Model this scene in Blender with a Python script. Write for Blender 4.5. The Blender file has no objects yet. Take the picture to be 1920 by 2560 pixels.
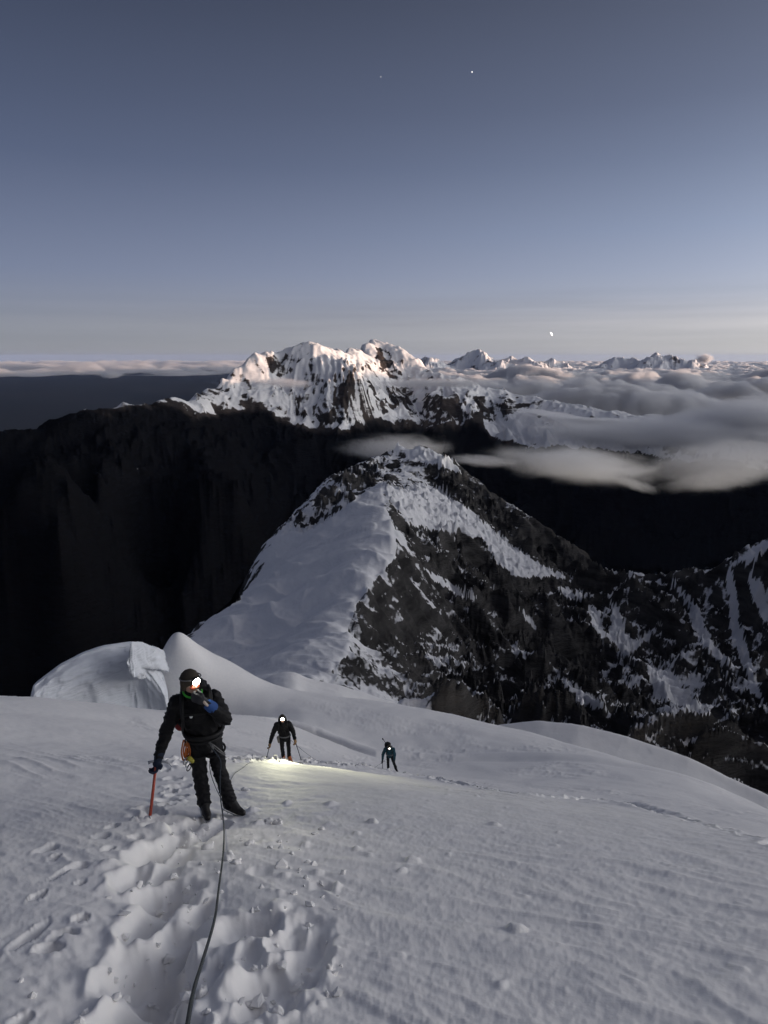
import bpy, bmesh, math, random
import numpy as np
from mathutils import Vector, Matrix

# ------------------------------------------------------------------ camera, sky, sun
R = math.radians
scene = bpy.context.scene
PITCH = R(12.77)
FPX = 2560 * 24.0 / 36.0            # focal length in pixels of the 1920 x 2560 photograph
cam_d = bpy.data.cameras.new('camera')
cam_d.sensor_fit = 'VERTICAL'; cam_d.sensor_height = 36.0; cam_d.lens = 24.0
cam_d.clip_start = 0.05; cam_d.clip_end = 900000.0
cam = bpy.data.objects.new('camera', cam_d)
scene.collection.objects.link(cam)
cam.location = (0, 0, 0)
cam.rotation_euler = (math.pi / 2 - PITCH, 0, 0)
scene.camera = cam

SUN_AZ = R(91.0)        # to the right of the view direction
SUN_EL = R(1.2)
world = bpy.data.worlds.new('World'); scene.world = world; world.use_nodes = True

def build_world():
    nt = world.node_tree; N = nt.nodes; L = nt.links
    N.clear()
    def math_(op, a, b=None, clamp=False):
        n = N.new('ShaderNodeMath'); n.operation = op; n.use_clamp = clamp
        for i, v in enumerate((a, b)):
            if v is None: continue
            if isinstance(v, (int, float)): n.inputs[i].default_value = v
            else: L.new(v, n.inputs[i])
        return n.outputs[0]
    def ramp(fac, stops):
        n = N.new('ShaderNodeValToRGB'); e = n.color_ramp.elements
        while len(e) < len(stops): e.new(0.5)
        for k, (p, c) in enumerate(stops): e[k].position = p; e[k].color = (*c, 1)
        L.new(fac, n.inputs[0]); return n.outputs[0]
    out = N.new('ShaderNodeOutputWorld')
    sky = N.new('ShaderNodeTexSky'); sky.sky_type = 'NISHITA'; sky.sun_disc = False
    sky.sun_elevation = SUN_EL; sky.sun_rotation = SUN_AZ
    sky.altitude = 5500; sky.air_density = 1.0; sky.dust_density = 0.6; sky.ozone_density = 2.5
    b1 = N.new('ShaderNodeBackground'); b1.inputs['Strength'].default_value = 0.03; L.new(sky.outputs[0], b1.inputs[0])
    # twilight air: a gradient by height, brighter and warmer round towards the rising sun
    tc = N.new('ShaderNodeTexCoord'); sp = N.new('ShaderNodeSeparateXYZ'); L.new(tc.outputs['Generated'], sp.inputs[0])
    x, y, z = sp.outputs
    h = math_('SQRT', math_('ADD', math_('MULTIPLY', x, x), math_('ADD', math_('MULTIPLY', y, y), 1e-6)))
    dt = math_('DIVIDE', math_('ADD', math_('MULTIPLY', x, math.sin(SUN_AZ)), math_('MULTIPLY', y, math.cos(SUN_AZ))), h)
    s = math_('MULTIPLY', math_('ADD', dt, 1.0), 0.5); s2 = math_('POWER', s, 2.2)
    # thin streaks of high cloud low over the horizon
    mp = N.new('ShaderNodeMapping'); mp.inputs['Scale'].default_value = (1.6, 1.6, 42); L.new(tc.outputs['Generated'], mp.inputs[0])
    ns = N.new('ShaderNodeTexNoise'); ns.inputs['Scale'].default_value = 1.5; ns.inputs['Detail'].default_value = 5; L.new(mp.outputs[0], ns.inputs['Vector'])
    band = math_('MULTIPLY', math_('SUBTRACT', ns.outputs[0], 0.55), ramp(z, [(0, (.2, .2, .2)), (.02, (.8, .8, .8)), (.06, (1, 1, 1)), (.10, (0, 0, 0))]))
    base = ramp(z, [(0, (.200, .200, .235)), (.045, (.205, .205, .245)), (.11, (.150, .165, .235)), (.24, (.076, .089, .142)), (.42, (.034, .039, .062)), (1, (.034, .036, .054))])
    glow = ramp(z, [(0, (.84, .74, .62)), (.045, (.92, .82, .72)), (.085, (.72, .74, .78)), (.16, (.48, .57, .72)), (.30, (.22, .25, .32)), (.50, (.12, .12, .15)), (1, (.05, .05, .06))])
    aure = ramp(z, [(0, (1.0, .87, .68)), (.07, (1.0, .90, .76)), (.13, (.80, .76, .70)), (.22, (.46, .45, .45)), (.36, (.20, .20, .20)), (.60, (.08, .08, .085)), (1, (.02, .02, .022))])
    b2 = N.new('ShaderNodeBackground'); L.new(base, b2.inputs[0]); L.new(math_('MULTIPLY', math_('ADD', math_('MULTIPLY', math_('MULTIPLY', band, s), .5), 1.0), SKY_BASE), b2.inputs[1])
    b3 = N.new('ShaderNodeBackground'); L.new(glow, b3.inputs[0])
    L.new(math_('MULTIPLY', math_('MULTIPLY', s2, math_('ADD', band, 1.0)), SKY_GLOW), b3.inputs[1])
    b4 = N.new('ShaderNodeBackground'); L.new(aure, b4.inputs[0]); L.new(math_('MULTIPLY', math_('POWER', s, 17.0), SKY_AUREOLE), b4.inputs[1])
    a0 = N.new('ShaderNodeAddShader'); L.new(b3.outputs[0], a0.inputs[0]); L.new(b4.outputs[0], a0.inputs[1])
    a1 = N.new('ShaderNodeAddShader'); a2 = N.new('ShaderNodeAddShader')
    L.new(b1.outputs[0], a1.inputs[0]); L.new(b2.outputs[0], a1.inputs[1]); L.new(a1.outputs[0], a2.inputs[0]); L.new(a0.outputs[0], a2.inputs[1])
    L.new(a2.outputs[0], out.inputs['Surface'])
SKY_BASE = 1.08; SKY_GLOW = 0.60; SKY_AUREOLE = 9.0
build_world()

sun_d = bpy.data.lights.new('sun', 'SUN'); sun_d.energy = 5.0; sun_d.angle = R(0.5)
sun_d.color = (1.0, 0.67, 0.49)
sun = bpy.data.objects.new('sun', sun_d); scene.collection.objects.link(sun)
_sd = Vector((math.sin(SUN_AZ) * math.cos(SUN_EL), math.cos(SUN_AZ) * math.cos(SUN_EL), math.sin(SUN_EL)))
sun.rotation_euler = _sd.to_track_quat('Z', 'Y').to_euler()

vs = scene.view_settings
vs.view_transform = 'Standard'; vs.look = 'None'; vs.gamma = 1.0; vs.use_curve_mapping = False
vs.exposure = 0.0
scene.render.engine = 'CYCLES'
scene.cycles.use_denoising = True
scene.cycles.max_bounces = 8; scene.cycles.diffuse_bounces = 3; scene.cycles.glossy_bounces = 2
scene.cycles.volume_bounces = 3; scene.cycles.transparent_max_bounces = 8
scene.cycles.sample_clamp_indirect = 3.0

# ------------------------------------------------------------------ helpers
COL = scene.collection
CP, SP = math.cos(PITCH), math.sin(PITCH)

def unproj(px, py, r):
    """world point that a pixel of the photograph shows at horizontal range r"""
    dx = (np.asarray(px, float) - 960) / FPX; dy = (1280 - np.asarray(py, float)) / FPX
    X = dx; Y = CP + dy * SP; Z = -SP + dy * CP
    k = np.asarray(r, float) / np.hypot(X, Y)
    return np.stack([X * k, Y * k, Z * k], -1)

def proj(X, Y, Z):
    d = Y * CP - Z * SP; u = Y * SP + Z * CP
    d = np.where(d > 0.01, d, 0.01)
    return 960 + FPX * X / d, 1280 - FPX * u / d

def _hash(ix, iy, seed):
    n = (ix.astype(np.int64) * 374761393 + iy.astype(np.int64) * 668265263 + seed * 974634777) & 0xffffffff
    n = ((n ^ (n >> 13)) * 1274126177) & 0xffffffff
    return (n ^ (n >> 16)) & 0xffffffff

def perlin(x, y, seed=0):
    x = np.asarray(x, float); y = np.asarray(y, float)
    ix = np.floor(x); iy = np.floor(y); fx = x - ix; fy = y - iy
    u = fx * fx * fx * (fx * (fx * 6 - 15) + 10); v = fy * fy * fy * (fy * (fy * 6 - 15) + 10)
    def g(a, b):
        t = _hash(ix + a, iy + b, seed) * (2 * math.pi / 4294967296.0)
        return np.cos(t) * (fx - a) + np.sin(t) * (fy - b)
    n0 = g(0, 0); n1 = g(1, 0); n2 = g(0, 1); n3 = g(1, 1)
    a = n0 + u * (n1 - n0); b = n2 + u * (n3 - n2)
    return (a + v * (b - a)) * 1.5

def fbm(x, y, oct=5, gain=0.5, seed=0):
    s = 0; a = 1.0; f = 1.0
    for o in range(oct):
        s = s + a * perlin(x * f + 17.3 * o, y * f - 9.1 * o, seed + o); a *= gain; f *= 2.03
    return s

def ridged(x, y, oct=6, gain=0.55, seed=0):
    s = 0; a = 1.0; f = 1.0; w = 1.0
    for o in range(oct):
        n = 1 - np.abs(perlin(x * f + 31.7 * o, y * f + 11.9 * o, seed + o)) * 1.6
        n = np.clip(n, 0, 1) ** 2 * w
        w = .35 + .65 * np.clip(n * 1.6, 0, 1)
        s = s + a * n; a *= gain; f *= 2.07
    return s

def sstep(a, b, x):
    t = np.clip((x - a) / (b - a), 0, 1); return t * t * (3 - 2 * t)

def rbf(points, kind='linear', smooth=0.0):
    P = np.array(points, float); xy = P[:, :2]; z = P[:, 2]; n = len(P)
    s = np.abs(xy).max()
    def phi(d):
        if kind == 'linear': return d
        return np.where(d > 1e-12, d * d * np.log(np.maximum(d, 1e-12)), 0)
    D = np.hypot(xy[:, None, 0] - xy[None, :, 0], xy[:, None, 1] - xy[None, :, 1]) / s
    A = np.zeros((n + 3, n + 3)); A[:n, :n] = phi(D) - (smooth * np.eye(n) if kind == 'linear' else -smooth * np.eye(n))
    Q = np.c_[np.ones(n), xy / s]; A[:n, n:] = Q; A[n:, :n] = Q.T
    w = np.linalg.solve(A, np.r_[z, 0, 0, 0])
    def f(X, Y):
        X = np.asarray(X, float); Y = np.asarray(Y, float)
        o = w[n] + w[n + 1] * X / s + w[n + 2] * Y / s
        for i in range(n):
            o = o + w[i] * phi(np.hypot(X - xy[i, 0], Y - xy[i, 1]) / s)
        return o
    return f

def dense(pts, step):
    """resample a (px,py,r) polyline as world points not further apart than step metres"""
    out = []
    for a, b in zip(pts[:-1], pts[1:]):
        A = unproj(*a); B = unproj(*b); k = max(1, int(np.hypot(*(B - A)[:2]) / step))
        for i in range(k): out.append(A + (B - A) * i / k)
    out.append(unproj(*pts[-1])); return out

def inside(px, py, poly):
    r = np.zeros(px.shape, bool); n = len(poly)
    for i in range(n):
        x1, y1 = poly[i]; x2, y2 = poly[(i + 1) % n]
        if y1 == y2: continue
        c = ((y1 > py) != (y2 > py)) & (px < (x2 - x1) * (py - y1) / (y2 - y1) + x1)
        r ^= c
    return r

def seg_dist(X, Y, pts):
    """distance to a polyline in plan, and the running length of the nearest point"""
    best = np.full(X.shape, 1e18); run = np.zeros(X.shape); acc = 0.0
    for (x1, y1), (x2, y2) in zip(pts[:-1], pts[1:]):
        dx, dy = x2 - x1, y2 - y1; l = math.hypot(dx, dy)
        t = np.clip(((X - x1) * dx + (Y - y1) * dy) / (l * l), 0, 1)
        d = np.hypot(X - x1 - t * dx, Y - y1 - t * dy)
        m = d < best; best = np.where(m, d, best); run = np.where(m, acc + t * l, run); acc += l
    return best, run

def grid_mesh(name, V, nr, nc, mat, attrs=None, smooth=True, flip=False):
    V = np.asarray(V, np.float32).reshape(-1, 3)
    i = np.arange(nr - 1)[:, None] * nc + np.arange(nc - 1)[None, :]
    q = np.stack([i, i + 1, i + nc + 1, i + nc], -1).reshape(-1, 4)
    if flip: q = q[:, ::-1]
    return raw_mesh(name, V, q, mat, attrs, smooth)

def raw_mesh(name, V, quads, mat, attrs=None, smooth=True):
    me = bpy.data.meshes.new(name); V = np.asarray(V, np.float32); quads = np.asarray(quads, np.int32)
    k = quads.shape[1]
    me.vertices.add(len(V)); me.vertices.foreach_set('co', V.ravel())
    me.loops.add(quads.size); me.loops.foreach_set('vertex_index', quads.ravel())
    me.polygons.add(len(quads)); me.polygons.foreach_set('loop_start', np.arange(0, quads.size, k, dtype=np.int32))
    me.polygons.foreach_set('use_smooth', np.full(len(quads), smooth))
    me.update(calc_edges=True)
    for an, av in (attrs or {}).items():
        at = me.attributes.new(an, 'FLOAT', 'POINT'); at.data.foreach_set('value', np.asarray(av, np.float32).ravel())
    o = bpy.data.objects.new(name, me); COL.objects.link(o)
    if mat: me.materials.append(mat)
    return o

def structure(o): o['kind'] = 'structure'; return o
def tag(o, label, cat, group=None):
    o['label'] = label; o['category'] = cat
    if group: o['group'] = group
    return o
def fan(az0, az1, nc, rs):
    az = np.radians(np.linspace(az0, az1, nc)); A, RR = np.meshgrid(az, rs)
    return RR * np.sin(A), RR * np.cos(A), RR, A

# ------------------------------------------------------------------ materials
def new_mat(name):
    m = bpy.data.materials.new(name); m.use_nodes = True
    nt = m.node_tree; b = nt.nodes['Principled BSDF']; return m, nt, b
def snow_nodes(nt, scale, col=(0.84, 0.86, 0.90)):
    pass
def mat_plain(name, col, rough=0.7, spec=0.3, metal=0.0, bump=0.0, bscale=60.0, var=0.0):
    m, nt, b = new_mat(name); N = nt.nodes; L = nt.links
    b.inputs['Base Color'].default_value = (*col, 1); b.inputs['Roughness'].default_value = rough
    b.inputs['Specular IOR Level'].default_value = spec; b.inputs['Metallic'].default_value = metal
    if bump or var:
        tc = N.new('ShaderNodeTexCoord'); ns = N.new('ShaderNodeTexNoise'); ns.inputs['Scale'].default_value = bscale
        ns.inputs['Detail'].default_value = 4; L.new(tc.outputs['Object'], ns.inputs['Vector'])
        if bump:
            bp = N.new('ShaderNodeBump'); bp.inputs['Strength'].default_value = bump; bp.inputs['Distance'].default_value = 0.01
            L.new(ns.outputs[0], bp.inputs['Height']); L.new(bp.outputs[0], b.inputs['Normal'])
        if var:
            hv = N.new('ShaderNodeHueSaturation'); hv.inputs['Color'].default_value = (*col, 1)
            mr = N.new('ShaderNodeMapRange'); mr.inputs['To Min'].default_value = 1 - var; mr.inputs['To Max'].default_value = 1 + var
            L.new(ns.outputs[0], mr.inputs['Value']); L.new(mr.outputs[0], hv.inputs['Value']); L.new(hv.outputs[0], b.inputs['Base Color'])
    return m
def mat_snow(name, scale, dist, strength=0.4, col=(0.92, 0.897, 0.868), stretch=(1, 1, 1)):
    """snow: pale, rough, with a fine wind-packed grain; scale in 1/m"""
    m, nt, b = new_mat(name); N = nt.nodes; L = nt.links
    b.inputs['Roughness'].default_value = 0.75; b.inputs['Specular IOR Level'].default_value = 0.15
    tc = N.new('ShaderNodeTexCoord'); mp = N.new('ShaderNodeMapping'); mp.inputs['Scale'].default_value = stretch
    L.new(tc.outputs['Object'], mp.inputs[0])
    n1 = N.new('ShaderNodeTexNoise'); n1.inputs['Scale'].default_value = scale; n1.inputs['Detail'].default_value = 6
    L.new(mp.outputs[0], n1.inputs['Vector'])
    bp = N.new('ShaderNodeBump'); bp.inputs['Strength'].default_value = strength; bp.inputs['Distance'].default_value = dist
    L.new(n1.outputs[0], bp.inputs['Height']); L.new(bp.outputs[0], b.inputs['Normal'])
    n2 = N.new('ShaderNodeTexNoise'); n2.inputs['Scale'].default_value = scale * 0.09; n2.inputs['Detail'].default_value = 3
    L.new(mp.outputs[0], n2.inputs['Vector'])
    cr = N.new('ShaderNodeValToRGB'); cr.color_ramp.elements[0].position = 0.3; cr.color_ramp.elements[1].position = 0.7
    cr.color_ramp.elements[0].color = (col[0] * .93, col[1] * .94, col[2] * .95, 1); cr.color_ramp.elements[1].color = (*col, 1)
    L.new(n2.outputs[0], cr.inputs[0]); L.new(cr.outputs[0], b.inputs['Base Color'])
    return m
def mat_terrain(name, scale, rock0, rock1, snow=(0.87, 0.86, 0.85), bump=0.6, dist=1.0, edge=0.35, low=None):
    """rock and snow mixed by the 'snow' attribute of the terrain, with a ragged edge"""
    m, nt, b = new_mat(name); N = nt.nodes; L = nt.links
    b.inputs['Roughness'].default_value = 0.95; b.inputs['Specular IOR Level'].default_value = 0.0
    tc = N.new('ShaderNodeTexCoord'); at = N.new('ShaderNodeAttribute'); at.attribute_name = 'snow'
    n1 = N.new('ShaderNodeTexNoise'); n1.inputs['Scale'].default_value = scale; n1.inputs['Detail'].default_value = 8
    n1.inputs['Roughness'].default_value = 0.62; mp = N.new('ShaderNodeMapping'); mp.inputs['Rotation'].default_value = (.25, .55, .3); mp.inputs['Scale'].default_value = (.5, .5, 1.7)
    L.new(tc.outputs['Object'], mp.inputs[0]); L.new(mp.outputs[0], n1.inputs['Vector'])
    n3 = N.new('ShaderNodeTexNoise'); n3.inputs['Scale'].default_value = scale * 0.22; n3.inputs['Detail'].default_value = 7
    m3 = N.new('ShaderNodeMapping'); m3.inputs['Rotation'].default_value = (.3, .6, .2); m3.inputs['Scale'].default_value = (.5, .5, 2.6)
    L.new(tc.outputs['Object'], m3.inputs[0]); L.new(m3.outputs[0], n3.inputs['Vector'])
    rr = N.new('ShaderNodeValToRGB'); rr.color_ramp.elements[0].color = (*rock0, 1); rr.color_ramp.elements[1].color = (*rock1, 1)
    rr.color_ramp.elements[0].position = 0.35; rr.color_ramp.elements[1].position = 0.68; L.new(n3.outputs[0], rr.inputs[0])
    rock = rr.outputs[0]
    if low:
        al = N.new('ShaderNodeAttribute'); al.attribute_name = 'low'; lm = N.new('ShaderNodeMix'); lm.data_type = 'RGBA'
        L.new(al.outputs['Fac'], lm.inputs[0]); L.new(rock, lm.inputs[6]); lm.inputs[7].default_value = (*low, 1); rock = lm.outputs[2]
    mu = N.new('ShaderNodeMath'); mu.operation = 'MULTIPLY_ADD'; L.new(n1.outputs[0], mu.inputs[0])
    mu.inputs[1].default_value = edge * 2; mu.inputs[2].default_value = -edge
    ad = N.new('ShaderNodeMath'); ad.operation = 'ADD'; L.new(at.outputs['Fac'], ad.inputs[0]); L.new(mu.outputs[0], ad.inputs[1])
    mr = N.new('ShaderNodeMapRange'); mr.inputs['From Min'].default_value = 0.42; mr.inputs['From Max'].default_value = 0.58
    L.new(ad.outputs[0], mr.inputs['Value'])
    mx = N.new('ShaderNodeMix'); mx.data_type = 'RGBA'; L.new(mr.outputs[0], mx.inputs[0]); L.new(rock, mx.inputs[6])
    mx.inputs[7].default_value = (*snow, 1); L.new(mx.outputs[2], b.inputs['Base Color'])
    bs = N.new('ShaderNodeMapRange'); bs.inputs['To Min'].default_value = bump; bs.inputs['To Max'].default_value = bump * 0.25
    L.new(mr.outputs[0], bs.inputs['Value'])
    bp = N.new('ShaderNodeBump'); bp.inputs['Distance'].default_value = dist
    L.new(bs.outputs[0], bp.inputs['Strength']); L.new(n1.outputs[0], bp.inputs['Height']); L.new(bp.outputs[0], b.inputs['Normal'])
    return m

M_SNOW = mat_snow('wind_packed_snow', 60.0, 0.005, 0.24)
M_FARSNOW = mat_snow('far_snow', 1.2, 0.12, 0.3)
M_ICE = mat_snow('serac_ice', 1.8, 0.16, 0.55, (0.80, 0.82, 0.85), (.6, .6, 3.5))
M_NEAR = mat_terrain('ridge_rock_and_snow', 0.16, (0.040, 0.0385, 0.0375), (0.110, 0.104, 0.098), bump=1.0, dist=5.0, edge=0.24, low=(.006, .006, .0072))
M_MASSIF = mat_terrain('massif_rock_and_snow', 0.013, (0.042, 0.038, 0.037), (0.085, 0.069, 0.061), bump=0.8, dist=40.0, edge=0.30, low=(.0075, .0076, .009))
M_FAR = mat_terrain('distant_rock_and_snow', 0.004, (0.06, 0.045, 0.04), (0.14, 0.10, 0.08), bump=0.7, dist=120.0, edge=0.3)
# ------------------------------------------------------------------ the snow slope underfoot
CRESTA = [(405, 1612, 53), (434, 1613, 54), (506, 1630, 55), (579, 1656, 56.5), (627, 1685, 57), (675, 1709, 57.5), (723, 1724, 58), (850, 1747, 60),
          (1060, 1780, 60), (1280, 1830, 56), (1440, 1872, 52), (1600, 1920, 47), (1760, 1972, 42), (1920, 2030, 37.5), (2080, 2095, 33)]
LIMB = [(-140, 1752, 29), (0, 1760, 30), (120, 1766, 31), (240, 1773, 32), (340, 1783, 34), (405, 1792, 36)]
CREASE = [(490, 1790, 38), (580, 1790, 40), (660, 1797, 41), (720, 1809, 41.5), (790, 1833, 40.5), (860, 1860, 39), (940, 1890, 37)]
P1F, P2F, P3F = (548, 2022, 7.2), (712, 1899, 20.6), (988, 1927, 30.5)
def slope_points():
    pts = [unproj(*p) for p in (P1F, P2F, P3F)]
    for x, y in ((0, 0), (3, 0), (-3, 0), (0, 3), (2.5, 2.5), (-2.5, 2.5), (0, -4), (5, -3), (-5, -3), (-6, 4), (6, 4)):
        pts.append(np.array([x, y, -1.6 - 0.515 * y - 0.05 * x - 0.004 * (x * x)]))
    pts += [unproj(*p) for p in CRESTA[1:]] + [unproj(*p) for p in LIMB] + [unproj(*p) for p in CREASE]
    for p in CRESTA[1:]:
        a = unproj(*p); d = np.array([a[0], a[1]]) / p[2]
        for e, dz in ((7, 6.0), (22, 24.0), (50, 62.0)):
            pts.append(np.array([a[0] + d[0] * e, a[1] + d[1] * e, a[2] - dz]))
    for p in LIMB:
        a = unproj(*p); d = np.array([a[0], a[1]]) / p[2]
        for e, dz in ((6, 5.0), (16, 13.0), (45, 40)):
            pts.append(np.array([a[0] + d[0] * e, a[1] + d[1] * e, a[2] - dz]))
    return pts
slope_base = rbf(slope_points(), 'tps', 1e-5)
_wall = [unproj(402, 1800, 33)[:2], unproj(408, 1792, 38)[:2], unproj(414, 1740, 43)[:2], unproj(410, 1680, 47.5)[:2], unproj(396, 1630, 52)[:2], unproj(380, 1612, 60)[:2], unproj(340, 1612, 90)[:2]]
_crease_xy = [tuple(unproj(*p)[:2]) for p in CREASE]

def ground_hit(px, py, f, r0=1.5, r1=75):
    rs = np.linspace(r0, r1, 1500); P = unproj(np.full(rs.shape, px), np.full(rs.shape, py), rs)
    h = P[:, 2] - f(P[:, 0], P[:, 1]); k = np.nonzero(h < 0)[0]
    return P[k[0]] if len(k) else P[-1]
def gxy(px, py): return ground_hit(px, py, slope_base)[:2]

# --- prints and clods, read off the photograph (zoom of its lower left, so px = x*.5787, py = 1960 + y*.5787)
Z8 = lambda x, y: (x * .5787, 1960 + y * .5787)
PITS = [(640, 770, 120, 85, .30), (560, 985, 105, 95, .34), (640, 560, 66, 70, .24), (725, 450, 100, 50, .20), (560, 390, 58, 38, .20), (720, 352, 48, 32, .15),
        (640, 285, 55, 38, .18), (740, 232, 48, 32, .16), (780, 168, 34, 20, .12), (850, 143, 38, 22, .13), (930, 168, 44, 24, .15), (868, 203, 38, 20, .12),
        (772, 290, 46, 26, .14), (790, 620, 85, 48, .20), (745, 800, 85, 60, .22), (655, 905, 85, 65, .22), (862, 530, 48, 38, .12), (700, 690, 60, 40, .15),
        (720, 980, 70, 60, .2), (830, 1020, 60, 50, .12), (900, 800, 50, 60, .08),
        (1075, 612, 120, 46, .24), (1340, 690, 80, 70, .14), (1180, 890, 130, 85, .22), (1010, 905, 40, 40, .08), (1330, 610, 90, 30, .10),
        (1395, 440, 42, 15, .06), (1120, 385, 42, 16, .05), (1130, 240, 46, 13, .05), (1330, 850, 60, 40, .10), (1080, 990, 70, 50, .08),
        (205, 280, 17, 13, .07), (235, 316, 17, 11, .07), (345, 360, 20, 11, .07), (350, 430, 20, 12, .06), (165, 485, 22, 16, .09), (350, 582, 25, 15, .09),
        (128, 655, 30, 38, .10), (215, 718, 24, 16, .09), (290, 650, 28, 12, .06), (240, 665, 24, 14, .05), (590, 221, 15, 7, .05), (640, 162, 20, 9, .06), (470, 275, 20, 10, .06),
        (440, 220, 20, 9, .06), (485, 178, 18, 9, .06), (90, 1015, 34, 28, .08), (265, 385, 12, 28, .05), (625, 95, 18, 8, .05), (580, 128, 24, 6, .04), (690, 115, 24, 8, .05), (730, 75, 20, 7, .04)]
BUMPS = [(1080, 268, 22, 14, .06), (985, 322, 30, 22, .09), (1018, 346, 22, 14, .06), (1170, 650, 20, 22, .12), (872, 885, 34, 38, .13), (1420, 812, 12, 18, .10), (1195, 1005, 30, 20, .10),
         (895, 255, 30, 22, .09), (1000, 850, 60, 60, .10), (1320, 415, 24, 10, .05), (1200, 255, 22, 8, .05), (1260, 310, 22, 8, .04), (1160, 283, 20, 7, .04), (1320, 262, 18, 7, .04), (1540, 215, 16, 6, .04),
         (1540, 282, 18, 6, .04), (1385, 200, 22, 7, .05), (1060, 20, 20, 8, .07), (1090, 98, 22, 7, .05), (1240, 68, 16, 6, .04), (1430, 82, 18, 6, .04), (1370, 380, 22, 8, .04), (1230, 400, 22, 9, .05),
         (1210, 470, 16, 8, .04), (1200, 540, 40, 20, .06), (1300, 745, 20, 14, .06), (1310, 945, 20, 16, .06), (1390, 960, 16, 14, .04), (520, 640, 24, 60, .05), (470, 900, 30, 70, .06), (560, 520, 20, 40, .04),
         (690, 740, 40, 26, .10), (800, 700, 60, 22, .07), (720, 655, 24, 18, .08), (940, 720, 20, 50, .06), (900, 1020, 40, 36, .12), (430, 1000, 36, 50, .05), (1120, 160, 24, 8, .05), (700, 180, 40, 12, .05),
         (590, 260, 30, 16, .06), (460, 345, 40, 14, .04), (120, 860, 20, 12, .04), (1980 * .9, 330, 18, 8, .05)]
def feature(lst):
    out = []
    for x, y, rx, ry, d in lst:
        px, py = Z8(x, y); c = gxy(px, py); ax = gxy(px + rx * .5787, py); ay = gxy(px, py - ry * .5787); ay2 = gxy(px, py + ry * .5787)
        out.append((c[0], c[1], max(.015, np.hypot(*(ax - c))), max(.02, .5 * np.hypot(*(ay - ay2))), d))
    return out
PITS_W = feature(PITS); BUMPS_W = feature([b for b in BUMPS if b[:2] not in ((1080, 268), (985, 322), (1018, 346), (1170, 650), (872, 885), (1420, 812), (1195, 1005), (895, 255), (1320, 415), (1200, 255), (1260, 310), (1160, 283), (1385, 200), (1060, 20), (720, 655), (120, 860))])
# the beaten trail: camera - first climber - second - third - away to the right
TRAIL_PX = [(500, 1930), (470, 1912), (520, 1905), (600, 1903), (700, 1902), (800, 1908), (900, 1916), (985, 1928), (1080, 1945), (1180, 1964), (1280, 1984), (1400, 1994), (1550, 2008), (1680, 2040), (1800, 2075), (1920, 2105), (2030, 2140)]
TRAIL_XY = [tuple(gxy(*p)) for p in TRAIL_PX]
_rng = np.random.default_rng(7)
def trail_prints():
    acc = 0; out = []; side = 1; nxt = .2
    for (x1, y1), (x2, y2) in zip(TRAIL_XY[:-1], TRAIL_XY[1:]):
        l = math.hypot(x2 - x1, y2 - y1)
        while nxt < acc + l:
            t = (nxt - acc) / l; nx, ny = -(y2 - y1) / l, (x2 - x1) / l
            j = _rng.normal(0, .07, 2)
            q = 1 - .38 * float(sstep(0, 4, x1))
            out.append((x1 + (x2 - x1) * t + nx * .16 * q * side + j[0], y1 + (y2 - y1) * t + ny * .16 * side * q + j[1], q * (.15 + _rng.random() * .08), q * (.20 + _rng.random() * .1), q * q * (.12 + _rng.random() * .1)))
            side *= -1; nxt += .34 + _rng.random() * .1
        acc += l
    return out
TRAIL_P = trail_prints()
BOOTP = []          # single boot holes inside the trodden track
for i in range(24):
    t = _rng.random(); px_, py_ = np.interp(t, [0, .25, .5, .75, 1], [330, 390, 420, 440, 525]), np.interp(t, [0, .25, .5, .75, 1], [2560, 2400, 2230, 2110, 2032])
    c = gxy(px_ + _rng.normal(0, 45) * (.4 + .6 * (1 - t)), py_); BOOTP.append((c[0], c[1], .055 + .02 * _rng.random(), .11 + .05 * _rng.random(), .05 + .05 * _rng.random()))
for i in range(12):
    c = gxy(620 + 190 * _rng.random(), 2290 + 230 * _rng.random()); BOOTP.append((c[0], c[1], .06, .12, .03 + .03 * _rng.random()))
SMALLTRAIL = []     # a faint second line of prints left of the first climber
for i, (zx, zy) in enumerate([(860, 770), (885, 800), (905, 830), (880, 850), (900, 870), (865, 895), (845, 925), (800, 960), (760, 945), (750, 985), (940, 745), (970, 760), (920, 800), (950, 830), (930, 870)]):
    c = gxy(zx * .4822, 1560 + zy * .4822); SMALLTRAIL.append((c[0], c[1], .06 + .03 * (i % 3), .10 + .04 * (i % 2), .07))

def stamp(X, Y, Z, lst, sign, rim=0.25, flat=1.6):
    """press a set of prints into the snow (deepest wins where they overlap) or heap small lumps on it"""
    D = np.zeros_like(Z); U = np.zeros_like(Z)
    for cx, cy, rx, ry, d in lst:
        m = (np.abs(X - cx) < 2.6 * max(rx, ry)) & (np.abs(Y - cy) < 2.6 * max(rx, ry))
        if not m.any(): continue
        x = X[m] - cx; y = Y[m] - cy
        wob = 1 + .25 * perlin(x / rx * 1.1 + cx * 9, y / ry * 1.1 + cy * 9, 5)
        q = np.sqrt((x / rx) ** 2 + (y / ry) ** 2) * wob
        if sign > 0: d = min(d, .8 * min(rx, ry))
        core = d * np.exp(-(q ** (2 * flat)) * .8)
        a = D[m]; D[m] = np.maximum(a, core) + .25 * np.minimum(a, core)
        if sign < 0:
            r_ = rim * d * np.exp(-((q - 1.4) / .36) ** 2) * (1 + .5 * perlin(x * 7 + cx, y * 7 + cy, 3)); U[m] = np.maximum(U[m], r_)
    Z += sign * D + U * np.clip(1 - D / .05, 0, 1)

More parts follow.
